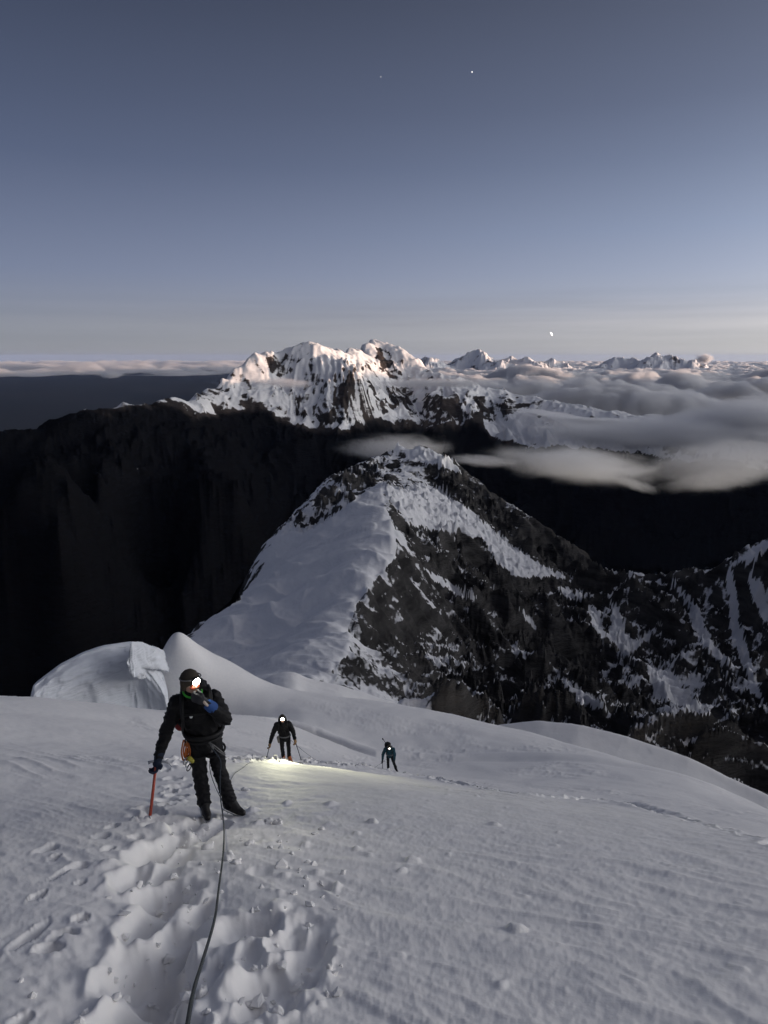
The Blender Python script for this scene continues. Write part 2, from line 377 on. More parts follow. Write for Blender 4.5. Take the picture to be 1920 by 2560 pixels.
def slope_z(X, Y, detail=True):
    Z = slope_base(X, Y); Rr = np.hypot(X, Y)
    # the crevasse wall at the left end of the hump
    az = np.arctan2(X, Y); wr = [math.hypot(*p) for p in _wall]; wa = [math.atan2(p[0], p[1]) for p in _wall]
    wall_az = np.interp(Rr, wr, wa)
    side = (wall_az - az) * Rr            # metres to the left of the wall line
    drop = sstep(36.5, 42, Rr)
    Z = Z - drop * (9.0 * sstep(-.10, 1.1, side) - .9 * np.exp(-np.maximum(-side, 0) / .8) * (side < 0) * 0) - drop * .9 * np.exp(-np.maximum(-side - 0.0, 0) ** 2 / 1.2) * (side <= 0.0) - drop * .9 * (side > 0)
    if not detail: return Z
    # the bergschrund line above the second climber
    d, run = seg_dist(X, Y, _crease_xy); tot = 19.0
    taper = sstep(0, 2, run) * (1 - sstep(7.0, 16, run))
    up = Rr - np.interp(az, [math.atan2(p[0], p[1]) for p in _crease_xy], [math.hypot(*p) for p in _crease_xy])
    Z = Z - taper * .85 * np.exp(-((up + .3) / .40) ** 2) + (1 - sstep(9, 22, run)) * .25 * np.exp(-((up - 1.1) / .8) ** 2)
    # wind: broad undulation, then sastrugi lying across the slope
    near = np.exp(-Rr / 60)
    Z = Z + .10 * fbm(X * .22, Y * .22, 3, seed=11) * sstep(3, 12, Rr)
    c, s = math.cos(-.55), math.sin(-.55); U = X * c + Y * s; W = -X * s + Y * c
    sas = ridged(U * .42 + .5 * perlin(U * .4, W * .4, 8), W * 2.0 + .6 * perlin(U * .7, W * .9, 9), 4, seed=21)
    Z = Z + (.018 + .036 * sstep(5, 25, Rr)) * (sas - .8) * sstep(.0, .7, fbm(X * .16, Y * .16, 2, seed=4) + .22) * (1 - .5 * sstep(38, 50, Rr))
    Z = Z + .010 * fbm(X * 3.1, Y * 3.1, 4, seed=31) * (1 - sstep(20, 40, Rr)) + .004 * fbm(X * 17, Y * 17, 3, seed=33) * (1 - sstep(6, 12, Rr))
    # trodden ground
    tr = np.zeros_like(Z)
    for cx, cy, rx, ry, dd in PITS_W[:31]:
        m = (np.abs(X - cx) < 1.5) & (np.abs(Y - cy) < 1.5); tr[m] = np.maximum(tr[m], np.exp(-(((X[m] - cx) / rx) ** 2 + ((Y[m] - cy) / ry) ** 2) * .55))
    for (x1, y1), (x2, y2) in zip([gxy(330, 2560), gxy(390, 2400), gxy(420, 2230), gxy(440, 2110)], [gxy(390, 2400), gxy(420, 2230), gxy(440, 2110), gxy(530, 2030)]):
        dx, dy = x2 - x1, y2 - y1; t = np.clip(((X - x1) * dx + (Y - y1) * dy) / (dx * dx + dy * dy), 0, 1); q = np.hypot(X - x1 - t * dx, Y - y1 - t * dy)
        tr = np.maximum(tr, np.exp(-(q / .38) ** 2)); Z = Z - .10 * 0.35 * np.exp(-(q / .40) ** 4)
    d, run = seg_dist(X, Y, TRAIL_XY); trl = np.exp(-(d / .42) ** 2); gr = sstep(-1, 2, X) * sstep(9, 14, Rr); Z = Z - gr * .07 * np.exp(-(d / .20) ** 2) + gr * .035 * np.exp(-((d - .36) / .14) ** 2)
    stamp(X, Y, Z, [(a, b, c, d, e * (.85 if i < 21 or i > 30 else .55)) for i, (a, b, c, d, e) in enumerate(PITS_W)], -1, .20, 1.5); stamp(X, Y, Z, BOOTP, -1, .35, 2.2); stamp(X, Y, Z, BUMPS_W, 1); stamp(X, Y, Z, TRAIL_P, -1, .5); stamp(X, Y, Z, SMALLTRAIL, -1, .5)
    lump = fbm(X * 3.2, Y * 3.2, 4, .5, seed=41)
    Z = Z +   .034 * tr * lump + .013 * tr * fbm(X * 11, Y * 11, 3, seed=43) + .010 * tr * (ridged(X * 7, Y * 7, 3, seed=44) - .9) * sstep(.1, .5, perlin(X * 2.2, Y * 2.2, 46) + .3) + .035 * trl * fbm(X * 3.0, Y * 3.0, 3, seed=45) * (1 - .7 * sstep(-1, 3, X)) * sstep(7.5, 9, Rr)
    if Z.ndim == 2:      # trodden snow slumps: round the sharpest teeth
        for _ in range(3):
            Zs = Z.copy(); Zs[1:-1, 1:-1] = (Z[:-2, 1:-1] + Z[2:, 1:-1] + Z[1:-1, :-2] + Z[1:-1, 2:] + 2 * Z[1:-1, 1:-1]) / 6; k_ = .85 * sstep(.15, .6, tr); Z = Z * (1 - k_) + Zs * k_
    # scattered little clods thrown out beside the track
    cl = perlin(X * 4.3, Y * 4.3, 51); mask = np.exp(-((X - .1 * Y + .2) / 2.2) ** 2) * sstep(1.5, 3, Rr) * (1 - sstep(11, 16, Rr))
    Z = Z + .05 * mask * sstep(.62, .95, cl)
    return Z

def back_points():
    pts = []
    for a in range(40, 325, 15):
        s, c = math.sin(R(a)), math.cos(R(a))
        for r in (0.5, 3, 9, 25, 60): pts.append((r * s, r * c, -1.6 - .515 * r * c - .05 * r * s - .002 * (r * s) ** 2 * (1 if s < 0 else .3)))
    ring = [(1650, 1750, -120), (1550, 1400, -40), (1650, 1100, 0), (1750, 900, 40), (1850, 300, 120), (1700, -150, 140), (1100, -420, 170), (500, -330, 190), (180, -200, 190), (0, -170, 180), (-150, -180, 160), (-400, -300, 40), (-900, -600, -260)]  # unseen crests, raised to keep low sun and rear light off the slope
    for (x1, y1, z1), (x2, y2, z2) in zip(ring[:-1], ring[1:]):
        for t in np.linspace(0, 1, 6)[:-1]: pts.append((x1 + (x2 - x1) * t, y1 + (y2 - y1) * t, z1 + (z2 - z1) * t))
    pts += [(700, 250, -420), (900, 500, -430), (1100, 100, -260), (400, 100, -230), (250, -60, -60), (120, 60, -75), (-150, 60, -90), (-400, 0, -330), (-900, 100, -900), (-1500, 900, -1500), (-2500, 0, -2200)]
    for x, y, z in ((3200, 900, -900), (3200, -600, -900), (2200, -1800, -800), (600, -1800, -700), (-800, -2000, -900), (-3500, -2500, -2300), (-4000, 2500, -2400), (5000, 2500, -2300), (5000, -3000, -2000), (-6000, -6000, -2600), (-9000, 3000, -2800), (0, -8000, -2600)): pts.append((x, y, z))
    shade_range = [(8000, -6000, -200), (9500, -2500, 0), (10500, 0, 60), (11500, 2500, 60), (12500, 5000, 60), (13200, 7500, 50), (13600, 9500, 40), (13500, 11500, 20), (13300, 13500, -20)]  # unseen range added to throw shade on the lower massif and clouds
    for (x1, y1, z1), (x2, y2, z2) in zip(shade_range[:-1], shade_range[1:]):
        for t in np.linspace(0, 1, 5)[:-1]: pts.append((x1 + (x2 - x1) * t, y1 + (y2 - y1) * t, z1 + (z2 - z1) * t))
    for x, y in ((7500, 500), (8500, 3500), (9500, 6500), (16000, -4000), (16000, 2000), (17500, 7000), (18000, 12000), (10300, 9500)): pts.append((x, y, -2000))
    return pts
back_base = rbf(back_points(), 'linear')
rsA = np.geomspace(1.3, 140, 620)
AZ, RR = np.meshgrid(np.radians(np.r_[np.linspace(-76, -38, 45)[:-1], np.linspace(-38, 38, 770), np.linspace(38, 76, 45)[1:]]), rsA)
X, Y = RR * np.sin(AZ), RR * np.cos(AZ)
ZA = slope_z(X, Y)
_w = sstep(39, 47, np.degrees(np.abs(AZ))) * sstep(14, 55, RR)      # beside the picture it runs into the mountain's own flanks
ZA = ZA * (1 - _w) + back_base(X, Y) * _w
structure(grid_mesh('snow_slope', np.stack([X, Y, ZA], -1), *X.shape, M_SNOW))

# the snow shelf behind the slope's right edge, and the small wind lip behind the hump
def shelf(name, sky, rc, az0, az1, r0, r1, nr, nc, front, back, lip=0.0):
    S = np.array([unproj(a, b, rc) for a, b in sky]); sa = np.arctan2(S[:, 0], S[:, 1])
    rs = np.linspace(r0, r1, nr); X, Y, RR, A = fan(az0, az1, nc, rs)
    zl = np.interp(A[0], sa, S[:, 2]); kk = np.hanning(13); kk /= kk.sum()
    zl = np.convolve(np.pad(zl, 6, mode='edge'), kk, 'valid'); zc = np.broadcast_to(zl, A.shape); e = RR - rc
    Z = zc + np.where(e < 0, front * e - .004 * e * e, 0) - np.where(e > 0, back * e ** 1.25, 0)
    Z = Z + lip * np.exp(-(e / 1.2) ** 2) + .35 * fbm(X * .09, Y * .09, 3, seed=3) * (1 - np.exp(-(e / 6) ** 2)) + .05 * ridged(X * .3, Y * .9, 3, seed=9)
    return structure(grid_mesh(name, np.stack([X, Y, Z], -1), nr, nc, M_FARSNOW))
shelf('snow_shelf', [(1180, 1835), (1250, 1817), (1344, 1807), (1444, 1816), (1555, 1843), (1721, 1899), (1832, 1954), (1920, 1993), (2080, 2070)], 82, 5, 38, 48, 130, 160, 260, .10, .55, .25)
shelf('snow_lip', [(640, 1720), (676, 1692), (712, 1683), (735, 1683), (765, 1696), (800, 1706), (850, 1716), (925, 1740), (1000, 1764), (1060, 1782), (1120, 1800)], 72, -14, 6, 58, 110, 90, 200, -.32, .6, .12)

# ------------------------------------------------------------------ the serac left of the first climber
serac = bpy.data.objects.new('serac', None); COL.objects.link(serac)
tag(serac, 'big rounded serac of shaded ice with a broken pale corner, left behind the leading climber', 'serac')
SER = [(66, 1800, 47), (72, 1760, 47), (77, 1738, 47.2), (83, 1712, 47.5), (111, 1690, 48), (149, 1661, 48.5), (203, 1632, 49), (256, 1613, 49.5), (309, 1606, 50), (328, 1604, 50), (352, 1612, 50.3), (372, 1632, 50.5), (392, 1660, 50.5), (410, 1690, 50.5), (420, 1730, 50.5), (424, 1800, 50.5)]
def serac_wall():
    C = np.array([unproj(*p) for p in SER]); t = np.linspace(0, len(SER) - 1, 220)
    T = np.stack([np.interp(t, np.arange(len(SER)), C[:, k]) for k in range(3)], -1)
    k = np.array([1, 4, 6, 4, 1.]) / 16
    for _ in range(3):
        for j in range(3): T[2:-2, j] = np.convolve(T[:, j], k, 'same')[2:-2]
    u = t / (len(SER) - 1)
    prof = np.array([(4.0, -14), (2.6, -9), (1.9, -6.5), (1.5, -4.8), (1.35, -3.4), (1.45, -2.2), (1.5, -1.4), (1.35, -.8), (.95, -.35), (.45, -.1), (0, 0), (-.8, -.36), (-2, -1.15), (-4, -2.9), (-6.5, -6), (-8, -14)])
    tt = np.linspace(0, len(prof) - 1, 90); O = np.interp(tt, np.arange(len(prof)), prof[:, 0]); H = np.interp(tt, np.arange(len(prof)), prof[:, 1])
    for _ in range(2): O[1:-1] = (O[:-2] + 2 * O[1:-1] + O[2:]) / 4; H[1:-1] = (H[:-2] + 2 * H[1:-1] + H[2:]) / 4
    bul = .35 + .65 * sstep(0, .3, u) * (1 - .15 * sstep(.6, 1, u))
    d = T[:, :2] / np.hypot(T[:, 0], T[:, 1])[:, None]
    V = np.zeros((90, 220, 3))
    n = fbm(np.linspace(0, 5, 220)[None, :] + 0 * tt[:, None], np.linspace(0, 3, 90)[:, None] + 0 * t[None, :], 4, seed=77)
    n2 = ridged(np.linspace(0, 4, 220)[None, :] + 0 * tt[:, None] + .6 * n, np.linspace(0, 9, 90)[:, None] + 0 * t[None, :], 3, seed=78)
    off = O[:, None] * bul[None, :] + (.25 * n + .13 * (n2 - .8)) * (np.abs(O) > .3)[:, None]
    # a hollow scooped out of the wall below the lip
    off = off - .9 * np.exp(-((u[None, :] - .55) / .26) ** 2 - ((H[:, None] + 4.2) / 2.0) ** 2) * (O[:, None] > .5)
    V[..., 0] = T[None, :, 0] - d[None, :, 0] * off; V[..., 1] = T[None, :, 1] - d[None, :, 1] * off; V[..., 2] = T[None, :, 2] + H[:, None] + .06 * n
    o = grid_mesh('ice_wall', V, 90, 220, M_ICE); o.parent = serac
serac_wall()
def ice_corner():
    """the pale corner block that has broken open"""
    F = [(322, 1640, 46.6), (328, 1604, 46.7), (356, 1605, 47.6), (386, 1617, 48.6), (390, 1640, 48.8), (400, 1673, 49.2), (376, 1671, 48.4), (354, 1671, 47.5), (347, 1686, 47.1), (334, 1695, 46.7), (325, 1682, 46.5), (317, 1656, 46.4)]
    bm = bmesh.new(); cen = Vector(np.mean([unproj(*p) for p in F], 0))
    f = [bm.verts.new(unproj(*p)) for p in F]
    b = [bm.verts.new(Vector(unproj(*p)) + Vector((-.3, 3.0, -1.7))) for p in F]
    bm.faces.new(f); bm.faces.new(b[::-1])
    for i in range(len(F)): bm.faces.new((f[i], b[i], b[(i + 1) % len(F)], f[(i + 1) % len(F)]))
    bmesh.ops.triangulate(bm, faces=bm.faces[:]); bmesh.ops.subdivide_edges(bm, edges=bm.edges[:], cuts=6, use_grid_fill=True)
    for _ in range(3): bmesh.ops.smooth_vert(bm, verts=bm.verts[:], factor=.5); bmesh.ops.recalc_face_normals(bm, faces=bm.faces[:])
    co = np.array([v.co for v in bm.verts]); nn = ridged(co[:, 0] * 1.1 + co[:, 1] * .7, co[:, 2] * 2.2, 4, seed=88) - .8
    for v, q in zip(bm.verts, nn): v.co += v.normal * q * .10
    me = bpy.data.meshes.new('ice_corner'); bm.to_mesh(me); bm.free(); me.materials.append(M_ICE)
    for p in me.polygons: p.use_smooth = True
    o = bpy.data.objects.new('broken_corner', me); COL.objects.link(o); o.parent = serac
    o['label'] = 'pale broken corner block of ice'
ice_corner()
# ------------------------------------------------------------------ the knife ridge below, with its two tops and the cirque to its right
CREST = [(740, 1800, 230), (780, 1740, 290), (812, 1692, 330), (876, 1628, 370), (867, 1578, 410), (895, 1504, 480), (945, 1440, 560), (991, 1390, 630), (986, 1316, 720), (959, 1261, 810), (959, 1207, 900),
         (972, 1216, 940), (1003, 1226, 1030), (1018, 1200, 1150), (1002, 1165, 1300), (997, 1142, 1400), (995, 1097, 1450)]
LEFTB = [(330, 1680, 520), (427, 1610, 600), (487, 1568, 680), (560, 1523, 760), (601, 1500, 800), (624, 1426, 850), (656, 1362, 900), (716, 1307, 1000), (730, 1284, 1050), (775, 1243, 1150), (808, 1202, 1250), (853, 1179, 1310), (927, 1140, 1390), (965, 1131, 1430), (986, 1126, 1448), (995, 1097, 1450)]
RIGHTB = [(995, 1097, 1450), (1004, 1132, 1452), (1025, 1127, 1455), (1055, 1122, 1450), (1114, 1142, 1430), (1160, 1175, 1400), (1277, 1267, 1350), (1333, 1305, 1330), (1400, 1345, 1340), (1471, 1378, 1350), (1516, 1455, 1300), (1604, 1472, 1300), (1677, 1455, 1250), (1740, 1440, 1220), (1804, 1422, 1200), (1832, 1411, 1200), (1887, 1366, 1200), (1920, 1350, 1200), (2050, 1280, 1180), (2250, 1200, 1150)]
INNER = [(1040, 1250, 990), (1100, 1275, 1030), (1190, 1330, 1060), (1290, 1400, 1090), (1420, 1445, 1160), (1240, 1300, 1200), (1350, 1370, 1220),
         (1030, 1345, 770), (1120, 1400, 820), (1010, 1450, 640), (1100, 1480, 700), (960, 1540, 520), (1040, 1560, 570), (920, 1640, 420), (1000, 1660, 460), (1210, 1450, 900), (1180, 1560, 680), (1300, 1520, 830),
         (1100, 1700, 450), (1250, 1640, 640), (1280, 1760, 470), (1180, 1780, 400), (1060, 1760, 370), (1400, 1600, 800), (1480, 1530, 980), (1560, 1560, 980), (1440, 1720, 640), (1540, 1680, 780), (1500, 1820, 520), (1620, 1780, 640), (1640, 1620, 900),
         (1700, 1560, 1000), (1720, 1680, 850), (1800, 1800, 640), (1780, 1580, 960), (1860, 1520, 1030), (1900, 1640, 880), (1920, 1800, 650), (1700, 1900, 500), (1900, 1930, 480), (2100, 1700, 800), (2200, 1500, 950), (2150, 1950, 430),
         (948, 1242, 965), (925, 1262, 965), (890, 1285, 950), (965, 1240, 970), (700, 1640, 430), (640, 1600, 520), (760, 1560, 500), (700, 1500, 640), (800, 1440, 640), (740, 1380, 800), (850, 1340, 760), (860, 1260, 950), (900, 1200, 1150), (930, 1180, 1280), (500, 1660, 500)]
def ridge_points():
    pts = dense(CREST, 25) + dense(LEFTB, 45)[:-1] + dense(RIGHTB, 45)[1:] + [unproj(*p) for p in INNER]
    for i, p in enumerate(LEFTB[:-1]):
        a = unproj(*p); q = np.array([-.86, .5])
        for e, dz in ((35, 55), (150, 230), (450, 620), (1100, 1350)): pts.append(np.array([a[0] + q[0] * e, a[1] + q[1] * e, a[2] - dz]))
    for i, p in enumerate(RIGHTB[1:]):
        a = unproj(*p); q = np.array([.25, .97])
        for e, dz in ((45, 60), (180, 240), (500, 620), (1100, 1250)): pts.append(np.array([a[0] + q[0] * e, a[1] + q[1] * e, a[2] - dz]))
    return pts
near_base = rbf(ridge_points(), 'linear')
X, Y, RR, AZ = fan(-33, 36, 830, np.geomspace(250, 2900, 500))
ZB = near_base(X, Y)
PX, PY = proj(X, Y, ZB)
crest_w = [tuple(p[:2]) for p in dense(CREST, 60)]; skyr = [tuple(p[:2]) for p in dense(RIGHTB, 80)]; skyl = [tuple(p[:2]) for p in dense(LEFTB, 80)]
dcr, _ = seg_dist(X, Y, crest_w); dsr, _ = seg_dist(X, Y, skyr); dsl, _ = seg_dist(X, Y, skyl)
dmin = np.minimum(np.minimum(dcr, dsr), dsl)
warp = 9 * fbm(X * .02, Y * .02, 4, seed=5); PXw = PX + warp + 6 * fbm(X * .09, Y * .09, 3, seed=6); PYw = PY + .8 * warp + 5 * fbm(X * .09 + 7, Y * .09, 3, seed=7)
FLANK = [(700, 1760), (812, 1692), (876, 1628), (867, 1578), (895, 1504), (945, 1440), (991, 1390), (986, 1316), (959, 1261), (956, 1200), (900, 1240), (830, 1290), (760, 1320), (715, 1312), (656, 1362), (624, 1426), (601, 1500), (560, 1523), (487, 1568), (427, 1610), (300, 1700), (300, 1900)]
GLAC = [(956, 1203), (975, 1212), (1008, 1222), (1050, 1205), (1105, 1228), (1180, 1278), (1290, 1370), (1350, 1408), (1432, 1452), (1380, 1440), (1305, 1442), (1255, 1420), (1210, 1350), (1130, 1325), (1080, 1322), (1025, 1310), (985, 1265), (965, 1240)]
UPPER = [(995, 1095), (935, 1130), (853, 1175), (800, 1202), (740, 1275), (700, 1310), (760, 1318), (860, 1270), (950, 1200), (1005, 1225)]
PATCH = [[(1385, 1463), (1420, 1470), (1495, 1488), (1430, 1498), (1405, 1484)], [(1293, 1521), (1310, 1526), (1352, 1584), (1320, 1560)], [(1060, 1420), (1130, 1455), (1200, 1500), (1150, 1490), (1085, 1450)],
         [(1000, 1110), (1060, 1118), (1120, 1140), (1160, 1185), (1080, 1160), (1015, 1145)],
         [(1675, 1450), (1690, 1455), (1745, 1515), (1778, 1600), (1835, 1665), (1790, 1650), (1730, 1570), (1720, 1520)], [(1812, 1420), (1835, 1440), (1850, 1560), (1890, 1700), (1925, 1780), (1880, 1720), (1830, 1600), (1822, 1500)],
         [(1860, 1410), (1925, 1480), (1925, 1570), (1880, 1500)], [(1620, 1665), (1680, 1680), (1720, 1735), (1775, 1780), (1715, 1775), (1640, 1740)], [(1395, 1690), (1450, 1720), (1530, 1775), (1460, 1760)],
         [(1840, 1400), (1925, 1345), (1925, 1372), (1860, 1412)], [(1520, 1560), (1560, 1552), (1568, 1590), (1525, 1580)], [(1530, 1500), (1580, 1600), (1640, 1590), (1560, 1640), (1520, 1590)], [(1460, 1500), (1490, 1520), (1520, 1600), (1490, 1580)]]
flank = inside(PXw, PYw, FLANK); glac = inside(PXw, PYw, GLAC); upper = inside(PXw, PYw, UPPER)
right = ~(flank | upper) & (PX > 690)
rock_amp = np.where(flank, 0.0, np.where(glac, .15, 1.0))
for _ in range(6):       # soften the change of relief between snow and rock
    rock_amp[1:-1, 1:-1] = (rock_amp[1:-1, 1:-1] * 2 + rock_amp[:-2, 1:-1] + rock_amp[2:, 1:-1] + rock_amp[1:-1, :-2] + rock_amp[1:-1, 2:]) / 6
keep = .12 + .88 * sstep(5, 90, dmin)
wx = X + 25 * fbm(X * .01, Y * .01, 3, seed=13); wy = Y + 25 * fbm(X * .01 + 5, Y * .01, 3, seed=14)
rk = ridged(wx * .0075, wy * .0075, 7, .56, seed=15)
rk2 = ridged(wx * .03 + wy * .012, wy * .02, 5, .6, seed=16)
fine = fbm(wx * .06, wy * .06, 5, .6, seed=19)
relief = rock_amp * keep * (26 * (rk - .95) + 8 * (rk2 - 1.0) + 3.2 * fine) + rock_amp * (1 - keep) * 4 * fbm(X * .06, Y * .06, 4, seed=18)
# the snow flank: bulges and hollows lying down the slope, a few ice steps
fu = X * .75 - Y * .66; fv = X * .66 + Y * .75
fl = ridged(fv * .020 + .5 * perlin(fu * .01, fv * .01, 2), fu * .007, 3, seed=25)
relief_s = (1 - rock_amp) * sstep(3, 60, dsl) * (3.6 * (fl - .7) + 2.4 * fbm(X * .022, Y * .022, 4, seed=26) + 2.0 * sstep(.52, .6, fbm(fv * .02, fu * .006, 3, seed=27)))
ser = ridged(X * .03, Y * .045, 5, .6, seed=28)
relief_s = relief_s + np.where(glac, 6.5 * (ser - .8), 0)
# cornices scalloping the crest
relief_s = relief_s + 3.0 * np.exp(-(dcr / 9) ** 2) * (fbm(X * .035, Y * .035, 3, seed=29) + .3)
ZB = ZB + relief + relief_s
PX, PY = proj(X, Y, ZB); PXw = PX + .55 * warp + 4 * fbm(X * .09, Y * .09, 3, seed=6); PYw = PY + .4 * warp + 4 * fbm(X * .09 + 7, Y * .09, 3, seed=7)
flank = inside(PX + 2.5 * fbm(X * .12, Y * .12, 3, seed=8), PY, FLANK); glac = inside(PXw, PYw, GLAC); upper = inside(PXw, PYw, UPPER)
gz0, gz1 = np.gradient(ZB); slope = np.hypot(gz0 / np.gradient(RR, axis=0), gz1 / (RR * (AZ[0, 1] - AZ[0, 0])))
dust = fbm(X * .012, Y * .012, 5, .6, seed=35); dust2 = fbm(X * .05, Y * .05, 4, .6, seed=36)
strat = fbm((ZB + .35 * X + 12 * dust) * .035, (X - Y) * .006, 4, .6, seed=39)
gul = fbm((Y - .25 * X + 10 * dust) * .030, (X + .3 * Y) * .006, 5, .6, seed=38)
snow = .30 + .14 * dust + .10 * dust2 + .24 * strat + .34 * gul + .30 * (1.05 - np.clip(slope, 0, 2.2))
low = sstep(-420, -180, ZB); snow = snow - .22 * (1 - low) * (PX < 1500) - .35 * sstep(20, 200, np.maximum(0, dsr)) * (PY < 1000)
near_crest = np.exp(-dcr / 9); snow = snow + .14 * near_crest
snow = np.where(upper, .50 + .34 * dust2 + .25 * dust - .40 * np.clip(slope - .9, 0, 1) - .30 * (rk2 - .7), snow)
snow = np.where(glac, .96 - .2 * np.clip(slope - 1.6, 0, 1), snow)
edge = np.exp(-dsl / 38)
snow = np.where(flank, 1.0 - .62 * edge * (fbm(X * .05, Y * .05, 4, .6, seed=37) + .75) * (PX < 820), snow)
for p in PATCH: snow = np.where(inside(PXw, PYw, p), .78 + .25 * dust2, snow)
_t = unproj(995, 1097, 1450); snow = np.where(np.hypot(X - _t[0], Y - _t[1]) < 34, .9, snow); snow = snow + .13 * sstep(1560, 1700, PY) * (PX > 900) * (~flank)
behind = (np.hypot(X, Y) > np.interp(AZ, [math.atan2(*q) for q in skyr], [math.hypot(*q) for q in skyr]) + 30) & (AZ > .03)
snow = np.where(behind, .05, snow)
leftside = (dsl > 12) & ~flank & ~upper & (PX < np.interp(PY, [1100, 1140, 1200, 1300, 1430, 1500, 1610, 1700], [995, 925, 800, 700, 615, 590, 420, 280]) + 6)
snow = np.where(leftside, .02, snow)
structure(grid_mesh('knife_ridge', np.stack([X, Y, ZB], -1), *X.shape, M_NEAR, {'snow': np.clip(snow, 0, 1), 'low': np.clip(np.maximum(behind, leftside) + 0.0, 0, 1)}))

# ------------------------------------------------------------------ the lit massif, the dark ridge on the left and the valley between
SKYM = [(-200, 1090, 6500), (-60, 1085, 6500), (0, 1076, 6600), (50, 1075, 6700), (110, 1056, 6900), (160, 1040, 7000), (210, 1022, 7100), (300, 1008, 7300), (360, 1003, 7500), (400, 999, 7700), (427, 990, 7900), (492, 983, 8300), (519, 969, 8500), (556, 944, 8800), (583, 921, 9000), (620, 892, 9200), (638, 882, 9300),
        (680, 875, 9400), (721, 871, 9500), (750, 860, 9500), (773, 849, 9500), (805, 871, 9800), (840, 868, 10100), (872, 869, 10400), (885, 873, 10700), (904, 859, 11200), (927, 847, 11500), (950, 856, 11500), (979, 856, 11400), (1014, 873, 11300), (1050, 898, 11200), (1087, 933, 11000), (1133, 936, 10800), (1180, 955, 10700),
        (1260, 972, 10600), (1340, 990, 10400), (1440, 1010, 10200), (1560, 1030, 10000), (1700, 1060, 9800), (1920, 1090, 9500), (2150, 1110, 9300)]
SPUR = [[(773, 849, 9500), (800, 890, 9300), (850, 905, 9150), (890, 918, 9100), (900, 945, 8950), (880, 990, 8700), (862, 1040, 8400), (850, 1075, 8200)],
        [(638, 882, 9300), (640, 930, 9000), (655, 985, 8700), (690, 1040, 8400), (735, 1090, 8000)], [(583, 921, 9000), (560, 990, 8500), (540, 1030, 8200)],
        [(950, 856, 11500), (960, 900, 11000), (975, 950, 10400), (985, 1000, 9800), (990, 1050, 9300)], [(1050, 898, 11200), (1090, 985, 10000), (1120, 1040, 9400), (1130, 1090, 9000)], [(1260, 972, 10600), (1215, 1035, 9700), (1195, 1110, 9000)],
        [(360, 1003, 7500), (300, 1080, 6600), (240, 1180, 5600)], [(110, 1056, 6900), (60, 1150, 5900), (0, 1250, 5000)], [(492, 983, 8300), (500, 1060, 7500), (560, 1140, 6600), (600, 1220, 5600)]]
GULLY = [[(700, 905, 9350), (720, 960, 9050), (760, 1020, 8650), (800, 1085, 8300)], [(860, 885, 10300), (930, 960, 9600), (930, 1030, 9100), (925, 1080, 8800)], [(600, 960, 8850), (610, 1010, 8500), (600, 1090, 7900)], [(1020, 950, 10600), (1050, 1020, 9800), (1050, 1085, 9200)],
         [(420, 1050, 7500), (440, 1120, 6700), (450, 1220, 5600)], [(200, 1090, 6500), (170, 1180, 5500), (140, 1270, 4700)], [(1160, 1010, 9900), (1155, 1110, 9000)]]
def massif_points():
    pts = dense(SKYM, 260)
    for s in SPUR: pts += dense(s, 220)[1:]
    for s in GULLY: pts += dense(s, 300)
    for p in SKYM:
        for e, dz in ((500, 420), (1500, 1400 if p[0] > 620 else 1700), (3000, 2100)):
            a = unproj(p[0], p[1], p[2]); k = (p[2] + e) / p[2]; pts.append(np.array([a[0] * k, a[1] * k, a[2] - dz]))
    for p in [(1340, 1045, 9900), (1420, 1075, 9600), (1500, 1095, 9300), (1600, 1115, 9100), (1700, 1135, 8900), (1280, 1085, 9200), (1380, 1112, 8900), (1500, 1125, 8800), (1650, 1150, 8600), (1850, 1170, 8500), (2050, 1180, 8500)]: pts.append(unproj(*p))
    for px in (-200, 0, 200, 400, 600, 800, 1000, 1200, 1400, 1600, 1800, 2100):
        for r, z in ((2300, -2300), (3300, -2500), (4600, -2450)): a = unproj(px, 1200, r); pts.append(np.array([a[0], a[1], z - 60 * math.sin(px * .01 + r * .002)]))
        a = unproj(px, 1200, 6900 if px > 700 else (6100 if px > 500 else 5600)); pts.append(np.array([a[0], a[1], -2150 if px > 500 else -1950]))
        for r, z in ((16500, -2900), (22000, -3300)): a = unproj(px, 1200, r); pts.append(np.array([a[0], a[1], z if px > 500 else z ]))
    return pts
mass_base = rbf(massif_points(), 'linear')
X, Y, RR, AZ = fan(-35, 37, 790, np.r_[np.geomspace(2300, 7600, 110)[:-1], np.linspace(7600, 11900, 215)[:-1], np.geomspace(11900, 24000, 20)])
ZC = mass_base(X, Y); PX, PY = proj(X, Y, ZC)
skym = [tuple(unproj(*p)[:2]) for p in SKYM]; dsk, _ = seg_dist(X, Y, skym)
keep = .10 + .90 * sstep(30, 900, dsk)
wx = X + 220 * fbm(X * .0011, Y * .0011, 3, seed=53); wy = Y + 220 * fbm(X * .0011 + 5, Y * .0011, 3, seed=54)
rk = ridged(wx * .00085, wy * .00085, 7, .55, seed=55); rk2 = ridged(wx * .0042, wy * .0016, 5, .55, seed=56)
high = sstep(-1500, -300, ZC)
rsk = np.interp(AZ, [math.atan2(*unproj(*p)[:2]) for p in SKYM], [p[2] for p in SKYM]); keep = keep * (1 - .96 * sstep(150, 600, RR - rsk))
ZC = ZC + keep * ((95 + 120 * (1 - high)) * (rk - .95) + (34 + 26 * high) * (rk2 - .95)) + (1 - keep) * 24 * (ridged(X * .0035, Y * .0035, 5, .6, seed=57) - .9)
ZC = ZC + keep * 17 * (ridged(wx * .011, wy * .007, 4, .6, seed=58) - 1.1) * high
